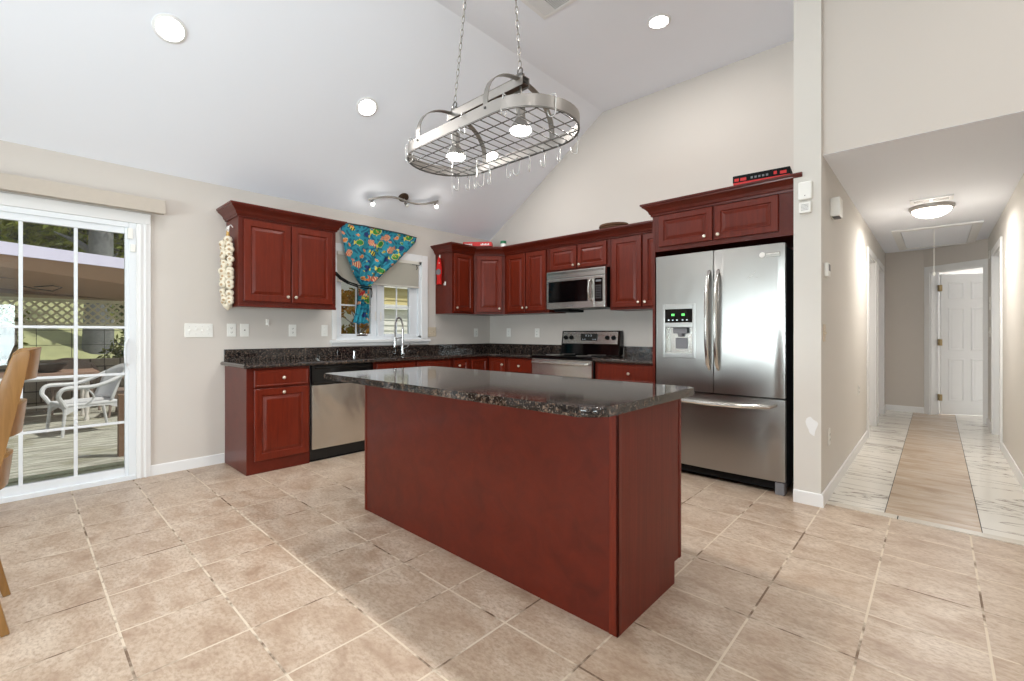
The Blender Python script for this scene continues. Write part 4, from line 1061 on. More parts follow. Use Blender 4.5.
# S hooks
def hook_mesh():
    m = MB(); P = []
    for i in range(9): a = PI - PI * i / 8 * 1.1 - .0; P.append((0, .013 * math.cos(a) - .0, .013 * math.sin(a)))
    P = [(0, -.013, -.012)] + P[:0]
    P = [(0, -.012, -.014)] + [(0, -.012 * math.cos(PI * i / 8), .012 * math.sin(PI * i / 8)) for i in range(9)] + [(0, .012, -.03), (0, .010, -.065)] + [(0, -.008 + .018 * math.cos(PI * i / 8), -.075 - .018 * math.sin(PI * i / 8)) for i in range(9)] + [(0, -.028, -.062)]
    m.tube(P, .0028, 6); return m
hk0 = tag(hook_mesh().build('pot_hook', M['hook']), None, 'hook', 'S-hooks on the pot rack')
HK = [(.171 + .19, 1.70, 0), (.42, 1.745, .3), (.47, 1.757, 1.2), (.54, 1.757, -.4), (.61, 1.757, .3), (.72, 1.65, .9), (.765, 1.757, 1.4), (.845, 1.757, -.3), (.941, 1.757, .5), (1.045, 1.757, .0), (1.155, 1.757, .2), (1.29, 1.72, -.6),
      (.42, 1.275, 2.2), (.50, 1.243, 0), (.945, 1.243, .1), (1.223, 1.25, .2), (1.39, 1.40, 1.4), (.66, 1.60, 1.0)]
HL2 = ['left end of the far rim', 'second along the far rim from the left end', 'third along the far rim from the left end', 'below the left bulb on the far rim', 'far rim just right of the left bulb', 'grid wire between the two bulbs', 'middle of the far rim, turned sideways', 'far rim just left of the right bulb', 'far rim directly below the right bulb', 'far rim right of the right bulb', 'far rim near the right arch foot', 'right curved end, the farthest one',
       'left curved end nearest the camera', 'near rim at the left end', 'near rim halfway between the arches', 'near rim just past the right arch', 'right curved end, on the near side', 'grid beside the left bulb']
for i, (x, y, a) in enumerate(HK):
    o = hk0 if i == 0 else hk0.copy()
    if i: col.objects.link(o)
    o.location = (x, y, PZ - .015 + (.006 if 12 > i or i == 17 else .060)); 
    if i in (5, 17): o.location.z = PZ - .013
    o.rotation_euler = (0, 0, a)
    if 12 <= i <= 16: o.rotation_euler = (0, 0, {12: PI*.75, 13: 0, 14: 0, 15: 0.1, 16: -PI*.35}[i]); 
    o['label'] = 'shiny metal S-hook on the pot rack, ' + HL2[i]

# ------------------------------------------------------------------ ceiling fixtures
sl_n = Vector((-.664, 0, 1)).normalized()          # slope normal (up)
slq = Z_.rotation_difference(-sl_n).to_matrix()    # profile z points down from the slope
def downlight(p, q, lab, e=11):
    t = thing('recessed_downlight', p, lab, 'ceiling light', 'recessed downlights')
    MB().lathe([(.095, 0), (.095, .004), (.078, .010), (.072, .004), (.070, .0015)], p, mat=q, seg=32).build('trim_ring', M['trim'], t)
    MB().lathe([(.071, .002), (.071, .006), (.05, .009)], p, mat=q, seg=28).build('lens', M['can'], t)
    d = q @ Vector((0, 0, 1)); l = light('downlight_glow', 'AREA', Vector(p) + d * .02, e, (1, .98, .95), shape='DISK', size=.13)
    l.rotation_euler = (-d).to_track_quat('Z', 'Y').to_euler(); l.parent = t; l.location = d * .02
def slz(x): return ZE + .664 * (x - XA)
flip = Matrix(((1, 0, 0), (0, -1, 0), (0, 0, -1)))
downlight((-.99, .407, slz(-.99) - .001), slq, 'lit recessed light in the sloped ceiling, nearest the patio door')
downlight((-.99, 1.817, slz(-.99) - .001), slq, 'lit recessed light in the sloped ceiling beside the pot rack')
downlight((-.99, 3.351, slz(-.99) - .001), slq, 'lit recessed light in the sloped ceiling seen through the pot rack grid', 7)
downlight((1.014, 3.295, ZR - .001), flip, 'lit recessed light in the flat ceiling over the refrigerator')
for (x, y) in ((1.014, .4), (1.014, -2.2), (3.6, -.8), (3.6, 2.0), (3.6, -3.0)):
    downlight((x, y, ZR - .001), flip, 'lit recessed light in the flat living room ceiling behind the camera')
    
# track light above the window
tl = thing('track_light', (-1.75, 2.66, slz(-1.75)), 'wavy brushed nickel three-spot track light above the kitchen window', 'ceiling light')
tc = Vector((-1.69, 2.66, slz(-1.69)))
MB().lathe([(.058, 0), (.056, .018), (.03, .028), (.012, .032)], tc, mat=slq, seg=24).build('canopy', M['bronze'], tl)
dn = -sl_n; bar = []
for i in range(25):
    s_ = -1 + 2 * i / 24; y = 2.66 + s_ * .42; off = .05 * math.sin(s_ * PI)
    bar.append(tc + dn * .055 + Vector((.21 * (y - 2.66), (y - 2.66) * .95, .14 * (y - 2.66))) + Vector((.83, 0, .55)) * (-off))
MB().tube(bar, .006, 8, flat=2).tube([tc + dn * .02, tc + dn * .055], .008, 8).build('wavy_bar', M['nickel'], tl)
for j, i in enumerate((1, 12, 23)):
    p = bar[i]; hd = Vector((.7, -.1 if j != 1 else .3, -1)).normalized(); q = Z_.rotation_difference(hd).to_matrix()
    m = MB(); m.tube([p, p + Vector((0, 0, -.025))], .004, 6); p = p + Vector((0, 0, -.022)); m.lathe([(.010, 0), (.014, .006), (.015, .028), (.022, .045)], p, mat=q, seg=14)
    h = m.build('spot_head', M['nickel'], tl)
    MB().lathe([(.012, .036), (.021, .046), (.018, .056), (.006, .060)], p, mat=q, seg=14).build('bulb', M['bulb'] if j != 1 else M['plate'], h)
    if j != 1:
        l = light('spot_glow', 'POINT', (0, 0, 0), .5, (1, .95, .88), shadow_soft_size=.012); l.parent = tl; l.location = (p + hd * .085) - tl.location
        

pm_ = MB(); P_ = [(2.062 + .030 * math.cos(a) * (1 + .35 * math.sin(3 * a)), .53 + .065 * math.sin(a) * (1 + .25 * math.cos(2 * a + 1))) for a in [2 * PI * i / 18 for i in range(18)]]
pm_.prism(P_, 3.3685, 3.3699, lambda u, v, a: (u, a, v)); struct(pm_.build('trim_8', M['trim']), 'small white spackle patch low on the wall end', 'wall patch')
# ceiling vent
cv = thing('ceiling_vent', (.47, 2.40, ZR), 'white louvred air vent in the flat ceiling above the pot rack', 'vent')
vx0, vx1, vy0, vy1 = .345, .665, 2.23, 2.635
m = MB()
for a, b, c, d in ((vx0, vx1, vy0, vy0 + .03), (vx0, vx1, vy1 - .03, vy1), (vx0, vx0 + .03, vy0 + .03, vy1 - .03), (vx1 - .03, vx1, vy0 + .03, vy1 - .03), (.465, .475, vy0 + .03, vy1 - .03)): m.box(a, b, c, d, ZR - .008, ZR - .0005)
m.build('frame', M['trim'], cv)
m = MB(); i = 0; y = vy0 + .035
while y < vy1 - .035:
    m.box(vx0 + .03, .465, y, y + .010, ZR - .009, ZR - .002); m.box(.475, vx1 - .03, y, y + .006, ZR - .006, ZR - .002); y += .0145
m.build('louvres', M['trim'], cv)
B(vx0 + .02, vx1 - .02, vy0 + .02, vy1 - .02, ZR - .0018, ZR - .0006).build('duct_shadow', M['black'], cv).name = 'duct_shade'  # black sheet standing in for the shade inside the duct

# hall lamp, vent, hatch
hlp = thing('flush_ceiling_lamp', (2.645, 5.62, HZ), 'lit flush ceiling lamp with frosted bowl in the hall', 'ceiling lamp')
MB().lathe([(.165, 0), (.165, -.018), (.155, -.035), (.145, -.035), (.145, -.01)], (2.645, 5.62, HZ), seg=36).build('nickel_pan', M['nickelband'], hlp)
MB().lathe([(.143, -.03), (.135, -.055), (.11, -.08), (.07, -.098), (.03, -.106), (.003, -.108)], (2.645, 5.62, HZ), seg=36).build('glass_bowl', M['bowl'], hlp)
l = light('hall_lamp_glow', 'AREA', (0, 0, 0), 15, (1, .95, .88), shape='DISK', size=.26); l.parent = hlp; l.location = (0, 0, -.115)
hv = thing('hall_vent', (2.65, 5.30, HZ), 'small white air vent in the hall ceiling beside the lamp', 'vent')
m = MB(); m.box(2.50, 2.79, 5.22, 5.25, HZ - .012, HZ - .0005); m.box(2.50, 2.79, 5.36, 5.39, HZ - .012, HZ - .0005)
for a, b in ((2.50, 2.53), (2.635, 2.655), (2.76, 2.79)): m.box(a, b, 5.25, 5.36, HZ - .012, HZ - .0005)
m.build('frame', M['trim'], hv)
m = MB()
for i in range(7): m.box(2.53, 2.76, 5.255 + i * .015, 5.262 + i * .015, HZ - .009, HZ - .003)
m.build('louvres', M['nickelband'], hv)
ah = thing('attic_hatch', (2.68, 7.4, HZ), 'white attic hatch with pull cord in the hall ceiling', 'attic hatch')
m = MB()
for a, b, c, d in ((2.29, 3.05, 6.72, 6.80), (2.29, 3.05, 8.24, 8.32), (2.29, 2.37, 6.80, 8.24), (2.97, 3.05, 6.80, 8.24)): m.box(a, b, c, d, HZ - .018, HZ - .0005, .003)
m.build('frame', M['trim'], ah)
B(2.38, 2.96, 6.81, 8.23, HZ - .008, HZ - .001).build('panel', M['ceil'], ah)
m = MB(); m.tube([(2.66, 6.95, HZ - .006), (2.66, 6.95, 1.86)], .003, 6); m.lathe([(.004, 1.87), (.014, 1.85), (.014, 1.835), (.003, 1.825)], (2.66, 6.95, 0), seg=10); m.build('pull_cord', M['plate'], ah)

# ------------------------------------------------------------------ plates and boxes on the walls
def plate(nm, cy_, cz, ww, hh, lab, kind, wall='A', px=None, mat='plate', cat='outlet', grp=None):
    if wall == 'A': mx = Matrix.Translation((XA, cy_, cz)) @ Matrix.Rotation(PI/2, 4, 'Z')
    elif wall == 'B': mx = Matrix.Translation((cy_, YB, cz))
    elif wall == 'H': mx = Matrix.Translation((2.115, cy_, cz)) @ Matrix.Rotation(PI/2, 4, 'Z')
    elif wall == 'R': mx = Matrix.Translation((3.16, cy_, cz)) @ Matrix.Rotation(-PI/2, 4, 'Z')
    t = thing(nm, mx.translation, lab, cat, grp)
    m = MB(); m.box(-ww/2, ww/2, -.006, 0, -hh/2, hh/2, .003, mat=mx); m.build('cover_plate', M[mat], t)
    m = MB(); d = MB(); nd = 0
    if kind == 'outlet':
        for dz in (-.019, .019):
            m.box(-.016, .016, -.008, -.005, dz - .013, dz + .013, .003, mat=mx)
            for dx in (-.006, .006): d.box(dx - .0012, dx + .0012, -.0088, -.0078, dz - .004, dz + .005, mat=mx)
            d.box(-.002, .002, -.0088, -.0078, dz - .010, dz - .006, mat=mx); nd = 1
    elif kind == 'jack':
        d.box(-.005, .005, -.0085, -.005, -.005, .005, .001, mat=mx); nd = 1; m.box(-.008, .008, -.0075, -.005, -.008, .008, mat=mx)
    elif kind.startswith('switch'):
        n_ = int(kind[-1]); 
        for i in range(n_):
            dx = (i - (n_ - 1) / 2) * .046; m.box(dx - .005, dx + .005, -.016, -.005, -.004 + (.006 if i % 2 else -.004), .010 + (.006 if i % 2 else -.004), .002, mat=mx)
            d.box(dx - .0015, dx + .0015, -.0068, -.0058, .030, .033, mat=mx); d.box(dx - .0015, dx + .0015, -.0068, -.0058, -.033, -.030, mat=mx)
        nd = 1
    m.build('toggle' if kind.startswith('switch') else 'socket_face', M[mat], t)
    if nd: d.build('slots', M['dark' if not kind.startswith('switch') else 'grey'], t)
    else: d.bm.free()
    return t
plate('switch_plate', .797, 1.182, .208, .118, 'wide white four-gang switch plate right of the patio door', 'switch4', cat='light switch')
plate('wall_outlet', 1.046, 1.185, .072, .118, 'white duplex outlet above the left end of the counter', 'outlet')
plate('jack_plate', 1.153, 1.185, .072, .118, 'white jack plate with one dark hole above the counter end', 'jack')
plate('wall_outlet', 1.582, 1.184, .072, .118, 'white duplex outlet above the dishwasher left of the window', 'outlet')
plate('switch_plate', 1.905, 1.184, .066, .118, 'single white switch plate just left of the kitchen window', 'switch1', cat='light switch')
plate('wall_outlet', 3.29, 1.172, .13, .120, 'beige double-gang plate right of the kitchen window', 'switch2', mat='beigeplate')
plate('wall_outlet', 4.045, 1.165, .072, .115, 'white outlet on the window wall close to the room corner', 'outlet')
plate('wall_outlet', -1.632, 1.165, .075, .115, 'white outlet on the back wall nearest the room corner', 'outlet', 'B')
plate('wall_outlet', -1.124, 1.160, .075, .115, 'white outlet on the back wall left of the range', 'outlet', 'B')
plate('switch_plate', 3.47, 1.16, .072, .118, 'light switch on the hall wall below the thermostat', 'switch1', 'H', mat='beigeplate', cat='light switch')
plate('wall_outlet', 3.66, .42, .072, .118, 'white outlet low on the hall wall near the wall end', 'outlet', 'H')
plate('wall_outlet', 5.35, .60, .072, .10, 'white outlet low on the hall wall further back', 'outlet', 'H')
plate('switch_plate', 7.75, 1.17, .072, .118, 'white switch at the far end of the right hall wall', 'switch1', 'R', cat='light switch')
plate('wall_chime', 7.75, 1.52, .08, .16, 'white box above the switch at the far end of the right hall wall', 'jack', 'R', cat='wall box')
plate('wall_sensor', 7.85, 2.12, .09, .1, 'white sensor high at the far end of the right hall wall', 'jack', 'R', cat='sensor')
plate('blank_plate', 6.0, 1.85, .05, .16, 'narrow white plate on the right hall wall', 'jack', 'R', cat='wall plate')
m = MB(); m.box(XA, XA + .012, 1.335, 1.365, 1.235, 1.29, .004); m.tube([(XA + .012, 1.35, 1.25), (XA + .025, 1.352, 1.235), (XA + .02, 1.355, 1.225)], .003, 6)
tag(m.build('adhesive_hook', M['plate']), 'tiny white adhesive hook on the wall under the left wall cabinet', 'hook')
# boxes on the wall end
t = thing('alarm_box', (2.02, 3.37, 2.12), 'larger white alarm box on the wall end beside refrigerator crown', 'alarm box')
MB().box(1.985, 2.068, 3.342, 3.37, 2.06, 2.185, .012, 3).build('case', M['plate'], t); MB().box(2.024, 2.029, 3.3405, 3.3425, 2.085, 2.090).build('indicator', M['dark'], t)
t = thing('chime_box', (2.02, 3.37, 2.0), 'smaller white box just below the alarm box on the wall end', 'alarm box')
MB().box(1.990, 2.062, 3.342, 3.37, 1.970, 2.045, .008, 3).build('case', M['plate'], t)
m = MB()
for i in range(5): m.box(2.005, 2.048, 3.3408, 3.3425, 1.99 + i * .009, 1.992 + i * .009)
m.build('speaker_slits', M['grey'], t)
t = thing('siren_box', (2.115, 3.80, 2.06), 'white siren box projecting from the hall wall, grille underneath', 'alarm box')
MB().box(2.115, 2.175, 3.715, 3.845, 2.00, 2.135, .006).build('case', M['plate'], t); MB().box(2.125, 2.168, 3.73, 3.83, 1.996, 2.001).build('grille', M['grey'], t)
t = thing('thermostat', (2.115, 3.53, 1.57), 'small white thermostat on the hall wall', 'thermostat')
MB().box(2.115, 2.140, 3.475, 3.565, 1.545, 1.640, .006).build('case', M['plate'], t); MB().box(2.1398, 2.1415, 3.49, 3.55, 1.585, 1.63).build('screen', M['grey'], t)

# ------------------------------------------------------------------ things on and beside the cabinets
gb = thing('garlic_braid', (-1.83, .98, 1.4), 'braid of dried garlic bulbs hanging on the left cabinet side', 'garlic braid')
m = MB(); m.tube([(-1.80, .965, 2.04), (-1.80, .962, 1.98), (-1.805, .96, 1.90), (-1.81, .955, 1.80)], [.010, .016, .020, .012], 8); m.build('braided_stem', M['straw'], gb)
m = MB(); m.tube([(-1.80, 1.003, 2.075), (-1.80, .985, 2.095), (-1.80, .972, 2.08), (-1.80, .966, 2.03)], .005, 6)
for s_ in (-1, 1): m.tube([(-1.80, .970, 2.04), (-1.80 + s_ * .02, .962, 2.075), (-1.80 + s_ * .026, .958, 2.05), (-1.80, .966, 2.02)], .006, 6, flat=.4)
m.build('white_tie', M['white'], gb)
bulbprof = [(.002, .030), (.006, .024), (.012, .018), (.023, .008), (.027, -.004), (.024, -.014), (.014, -.021), (.002, -.022)]
g0 = None; rz = random.Random(5)
bm_ = MB(); bm_.lathe(bulbprof, (0, 0, 0), seg=12, sx=1.08); gm = bm_.build('garlic_bulb', M['garlic'], gb, local=True)
bm_ = MB(); bm_.lathe([(.010, -.018), (.010, -.0235), (.003, -.025)], (0, 0, 0), seg=8); gr_ = bm_.build('root_end', M['garlicroot'], gm, local=True)
first = True; nrow = 14
for r_i in range(nrow):
    z = 1.955 - r_i * .0405
    wdt = .018 + .022 * min(1, r_i / 3)
    for c_i in (-1, 1, 0):
        if r_i < 1 and c_i == 0: continue
        if first: o = gm; first = False
        else: o = copy_tree(gm, gb)
        xx = -1.81 + c_i * wdt * 1.5 + rz.uniform(-.008, .008); yv = .965 - (.030 if c_i == 0 else 0.0) + rz.uniform(-.008, .006)
        o.location = Vector((xx, yv, z + rz.uniform(-.012, .012) + (.02 if c_i == 0 else 0))) - gb.location
        k_ = rz.uniform(.95, 1.25); o.scale = (k_, k_, k_)
        d = Vector((c_i * .5 + rz.uniform(.1, 1.2), -1, rz.uniform(-.6, .3))).normalized()
        o.rotation_euler = (-d).to_track_quat('Z', 'Y').to_euler()
for (x, y, z) in ((-1.80, .965, 1.39), (-1.835, .965, 1.395)):
    o = copy_tree(gm, gb); o.location = Vector((x, y, z)) - gb.location; o.rotation_euler = (PI, 0, 0)

ff = thing('fish_ornament', (-1.9, 3.33, 1.75), 'red fish-shaped cloth ornament hanging on the cabinet side right of window', 'ornament')
fy_ = 3.335
body = [(-1.905, 2.115), (-1.893, 2.09), (-1.870, 2.03), (-1.856, 1.96), (-1.858, 1.90), (-1.880, 1.84), (-1.862, 1.775), (-1.866, 1.765), (-1.90, 1.785), (-1.925, 1.765), (-1.945, 1.765), (-1.94, 1.78), (-1.922, 1.845), (-1.945, 1.90), (-1.948, 1.95), (-1.935, 2.03), (-1.915, 2.09)]
m = MB(); m.prism(body, fy_ - .016, fy_ + .006, lambda u, v, a: (u, a, v), .006); m.build('fish_body', M['redf'], ff)
m = MB(); m.prism([(-1.945, 1.945), (-1.90, 1.965), (-1.858, 1.945), (-1.858, 1.90), (-1.90, 1.885), (-1.945, 1.90)], fy_ - .019, fy_ - .015, lambda u, v, a: (u, a, v)); m.build('striped_belly', M['grey'], ff)
m = MB(); m.lathe([(.008, 0), (.008, .003)], (-1.885, fy_ - .015, 2.035), mat=Matrix(((1, 0, 0), (0, 0, -1), (0, 1, 0))), seg=10); m.build('eye', M['white'], ff)
m = MB(); m.tube([(-1.905, fy_, 2.105), (-1.90, fy_ + .004, 2.135), (-1.89, fy_, 2.12)], .003, 6); m.box(-1.912, -1.892, fy_ + .001, 3.344, 2.10, 2.14, .003); m.build('hanger', M['plate'], ff)
m = MB(); m.box(-1.81, -1.785, 3.338, 3.345, 1.75, 1.80, .003); m.tube([(-1.797, 3.338, 1.765), (-1.797, 3.322, 1.755), (-1.797, 3.32, 1.772)], .003, 6)
tag(m.build('adhesive_hook', M['plate']), 'tiny white hook beside the red fish ornament', 'hook')

t = thing('game_box', (-1.62, 3.75, 2.255), 'flat red box with white lettering on top of the corner cabinet', 'box')
mx = Matrix.Translation((-1.655, 3.755, 2.255)) @ Matrix.Rotation(math.radians(38), 4, 'Z')
MB().box(-.185, .185, -.02, .13, .018, .072, .003, mat=mx).build('carton', M['red'], t)
MB().box(-.185, .185, -.02, .13, .0, .018, .002, mat=mx).build('carton_base', M['black'], t)
m = MB()
for a, b in ((-.165, -.15), (-.145, -.125), (-.12, -.11), (-.105, -.085), (-.08, -.065)): m.box(a, b, -.0215, -.0195, .028, .050, mat=mx)
for i in range(6): m.box(.045 + i * .019, .058 + i * .019, -.0215, -.0195, .028 , .046 + .008 * (i % 2), mat=mx)
m.build('lettering', M['white'], t)
t = thing('jar', (-1.41, 3.93, 2.255), 'small jar with green lid on the corner cabinet', 'jar')
MB().lathe([(.035, 0), (.037, .005), (.037, .045), (.03, .05)], (-1.40, 3.97, 2.255), seg=20).build('glass_body', M['white'], t)
MB().lathe([(.039, .048), (.039, .078), (.036, .083)], (-1.40, 3.97, 2.255), seg=20).build('lid', M['green'], t)
t = thing('wicker_basket', (.11, 4.1, 2.255), 'low brown wicker basket on top of the wall cabinets', 'basket')
m = MB(); m.lathe([(.11, 0), (.145, .02), (.155, .06), (.160, .075), (.152, .075), (.145, .055), (.10, .008)], (.11, 4.13, 2.255), seg=32, sy=.85)
for z in (.02, .035, .05): m.tube([(.11 + (.150 + z * .1) * math.cos(a), 4.13 + (.150 + z * .1) * .85 * math.sin(a), 2.255 + z) for a in [2 * PI * i / 32 for i in range(32)]], .005, 5, closed=True)
m.build('woven_bowl', M['brownbread'], t)
MB().tube([(.11 + .158 * math.cos(a), 4.13 + .158 * .85 * math.sin(a), 2.312) for a in [2 * PI * i / 32 for i in range(32)]], .008, 6, closed=True).build('rim', M['brownbread'], t)
t = thing('board_game_box', (1.72, 3.75, 2.255), 'flat black and red box on top of the refrigerator cabinet', 'box')
mx = Matrix.Translation((1.70, 3.57, 2.255)) @ Matrix.Rotation(math.radians(6), 4, 'Z')
MB().box(-.17, .20, -.12, .14, .0, .05, .003, mat=mx).build('carton_base', M['red'], t)
MB().box(-.173, .203, -.123, .143, .042, .095, .004, mat=mx).build('carton_lid', M['black'], t)
m = MB()
for a, b, z in ((-.16, -.13, .05), (-.12, -.08, .05), (.14, .18, .05), (.10, .12, .055)): m.box(a, b, -.1245, -.1225, z, z + .022, mat=mx)
m.build('cover_art', M['red'], t)
m = MB()
for i in range(5): m.box(-.05 + i * .025, -.035 + i * .025, -.1245, -.1225, .055, .070, mat=mx)
m.build('lettering', M['grey'], t)

# ------------------------------------------------------------------ dining chair at the left edge
dc = thing('dining_chair', (-.12, -.5, 0), 'golden oak ladder-back dining chair by the patio door, cut by the photo edge', 'chair')
def post(x):
    side = [(-.300, .0), (-.335, .15), (-.375, .35), (-.380, .48), (-.350, .62), (-.315, .80), (-.285, .95), (-.258, 1.07), (-.250, 1.09)]
    wds = [.012, .018, .026, .032, .034, .034, .032, .024, .012]
    P = [(y - w_, z) for (y, z), w_ in zip(side, wds)] + [(y + w_, z + .004) for (y, z), w_ in list(zip(side, wds))[::-1]]
    m = MB(); m.prism(P, x - .012, x + .012, lambda u, v, a: (a, u, v), .004, 2); return m
for x in (.056, -.335):
    post(x).build('back_post', M['oak'], dc)
for z, yb in ((1.030, -.258), (.81, -.300), (.60, -.340)):
    m = MB(); N = 14; A = []
    for i in range(N + 1):
        s_ = i / N; x = -.325 + .37 * s_; bow = .045 * math.sin(PI * s_)
        A.append((x, yb + bow))
    poly = [(x, y + .008) for x, y in A] + [(x, y - .008) for x, y in A[::-1]]
    rings = []
    h = .058
    vv = [[m.bm.verts.new((x, y + (q - z) * .12, q + .012 * math.sin(PI * (x + .325) / .37) * (1 if q > z else 0))) for x, y in poly] for q in (z - h, z + h)]
    n = len(poly)
    for i in range(n): m.bm.faces.new([vv[0][i], vv[0][(i + 1) % n], vv[1][(i + 1) % n], vv[1][i]])
    for rr in vv:
        for i in range(N): m.bm.faces.new([rr[i], rr[i + 1], rr[n - 2 - i], rr[n - 1 - i]])
    m.build('back_slat', M['oak'], dc)
m = MB(); m.box(-.36, .08, -.86, -.37, .43, .46, .012, 3); m.build('seat', M['oak'], dc)
for x in (.05, -.33):
    MB().tube([(x, -.82, .43), (x, -.83, .2), (x, -.84, .0)], [.022, .02, .015], 10).build('front_leg', M['oak'], dc)
for x in (.053, -.333): MB().tube([(x, -.83, .2), (x, -.35, .2)], .010, 8).build('stretcher', M['oak'], dc)
for x in (.056, -.335): MB().lathe([(.010, 0), (.012, .006)], (x, -.300, 0), seg=12).build('glide', M['chrome'], dc)

# ------------------------------------------------------------------ outdoors
ZD = -.12
struct(B(-9.2, XA - T, -5, 3.0, ZD - .15, ZD).build('floor_deck', M['deck'], smooth=False), 'weathered grey deck boards outside the patio door', 'deck')
struct(B(-40, XA - T - .01, -25, 30, ZD - .3, ZD - .16).build('floor_ground', M['grass'], smooth=False), 'green ground around the deck', 'ground')
stp = MB()
for i, x in enumerate((-2.40, -2.56, -2.78, -2.93, -3.14)): stp.box(x - .065, x + .065, -2.0 + .07 * i, 1.2 - .1 * (i % 3), ZD, ZD + .034 - i * .004, .006)
tag(stp.build('deck_planks', M['moss']), 'mossy weathered planks lying on the deck by the patio door', 'planks', kind='structure')
lw = MB(); lw.face([(-9.6, -14, ZD - .1), (-9.6, 16, ZD - .1), (-14.5, 16, 2.2), (-14.5, -14, 2.2)]); lw.face([(-14.5, -14, 2.2), (-14.5, 16, 2.2), (-22, 16, 3.2), (-22, -14, 3.2)])
struct(lw.build('floor_lawn', M['lawn']), 'sunlit grassy bank rising behind the patio', 'lawn')
# block wall and columns
m = B(-8.45, -8.2, -4.5, 2.8, ZD, .70); struct(m.build('wall_patio_block', M['block'], smooth=False), 'grey stone block wall behind the patio', 'wall')
cols_ = [(-8.42, -1.25), (-8.42, .02), (-8.42, 1.62)]
m = MB()
for x, y in ((-8.45, -1.6), (-8.45, 1.55), (-8.45, -.55)): m.box(x, x + .25, y, y + .28, .70, 1.27)
struct(m.build('wall_patio_piers', M['block'], smooth=False), 'stone block piers carrying the patio lattice', 'wall')
rl = MB()
for y in [(-.9 + i * .42) for i in range(6)]: rl.box(-8.19, -8.184, y, y + .007, ZD, 1.30)
for z in (.95, 1.2): rl.box(-8.19, -8.18, -2.5, 2.8, z, z + .007)
tag(rl.build('wire_fence', M['black']), 'thin dark wire fence standing in front of the block wall', 'fence')
lt = thing('lattice_screen', (-8.3, 0, 1.28), 'cream diagonal lattice screen under the patio roof', 'lattice')
m = MB(); y0, y1, z0, z1 = -3.0, 2.8, 1.31, 1.70; pitch = .13
def clip_strip(c, sgn):
    pts = []
    # line z - z0 = sgn*(y - c)
    ya, yb = (c, c + (z1 - z0)) if sgn > 0 else (c - (z1 - z0), c)
    return (ya, z0 if sgn > 0 else z1), (yb, z1 if sgn > 0 else z0)
c = y0
while c < y1:
    for sg, xx in ((1, -8.29), (-1, -8.302)):
        (ya, za), (yb, zb) = clip_strip(c, sg); w_ = .022
        m.prism([(ya - w_, za), (ya + w_, za), (yb + w_, zb), (yb - w_, zb)], xx, xx + .01, lambda u, v, a: (a, u, v))
    c += pitch
m.build('lattice_strips', M['lattice'], lt)
MB().box(-8.33, -8.27, y0 - .3, y1 + .3, 1.27, 1.32).box(-8.33, -8.27, y0 - .3, y1 + .3, 1.69, 1.74).build('rail', M['lattice'], lt)
# patio roof
pf = thing('patio_roof', (-7, 0, 1.9), 'covered patio roof with lavender white fascia and brown underside', 'roof')
F0 = Vector((-5.9, -.42)); F1 = Vector((-6.5, .83)); fd = (F1 - F0).normalized(); Fa = F0 - fd * 3.2; Fb = F1 + fd * 2.6
nn = Vector((-fd.y, fd.x));  nn = nn if nn.x < 0 else -nn
m = MB(); zt, zb = 2.31, 2.15
q = [Fa, Fb, Fb + nn * .04, Fa + nn * .04]; m.prism([tuple(v) for v in q], zb, zt, lambda u, v, a: (u, v, a)); m.build('fascia', M['fascia'], pf, smooth=False)
Ra, Rb = Vector((-8.6, Fa.y - .6)), Vector((-8.6, Fb.y + 1))
m = MB(); bm = m.bm
T_ = [bm.verts.new((v.x, v.y, z)) for v, z in ((Fa + nn * .04, zb + .02), (Fb + nn * .04, zb + .02), (Rb, 1.76), (Ra, 1.76))]; U_ = [bm.verts.new((v.co.x, v.co.y, v.co.z + .10)) for v in T_]
bm.faces.new(T_); bm.faces.new(U_[::-1])
for i in range(4): bm.faces.new([T_[i], T_[(i + 1) % 4], U_[(i + 1) % 4], U_[i]])
m.build('roof_deck', M['eave'], pf, smooth=False)
m = MB()
for dd in (.85, 1.7):
    a = Fa + nn * dd; b = Fb + nn * dd; z = zb + .02 - dd * .18; m.prism([tuple(a), tuple(b), tuple(b + nn * .05), tuple(a + nn * .05)], z - .09, z, lambda u, v, a_: (u, v, a_))
m.build('beam', M['eavedark'], pf, smooth=False)
m = MB(); m.tube([(-7.2, -.25, 1.86), (-7.2, -.1, 1.82), (-7.25, .1, 1.80), (-7.2, .2, 1.86), (-7.2, .1, 1.88), (-7.1, -.1, 1.84)], .008, 6)
tag(m.build('hanging_cable', M['black']), 'loop of dark cable hanging under the patio roof', 'cable')
for (x, y) in ((-8.3, 2.7), (-8.3, -4.2)): pass
B(-8.42, -8.28, 2.7, 2.84, ZD, 1.72).box(-8.42, -8.28, -4.3, -4.16, ZD, 1.72).build('post', M['eavedark'], pf)
B(Fb.x + .0, Fb.x + .12, Fb.y - .3, Fb.y - .18, ZD, 2.16).build('post', M['eavedark'], pf)
B(Fa.x - .12, Fa.x + .0, Fa.y + .18, Fa.y + .3, ZD, 2.16).build('post', M['eavedark'], pf)
m = B(-3.6, -3.5, .44, .54, ZD, .52, .004); tag(m.build('deck_post', M['eavedark']), 'dark weathered post at the deck edge beside the wicker chair', 'post')

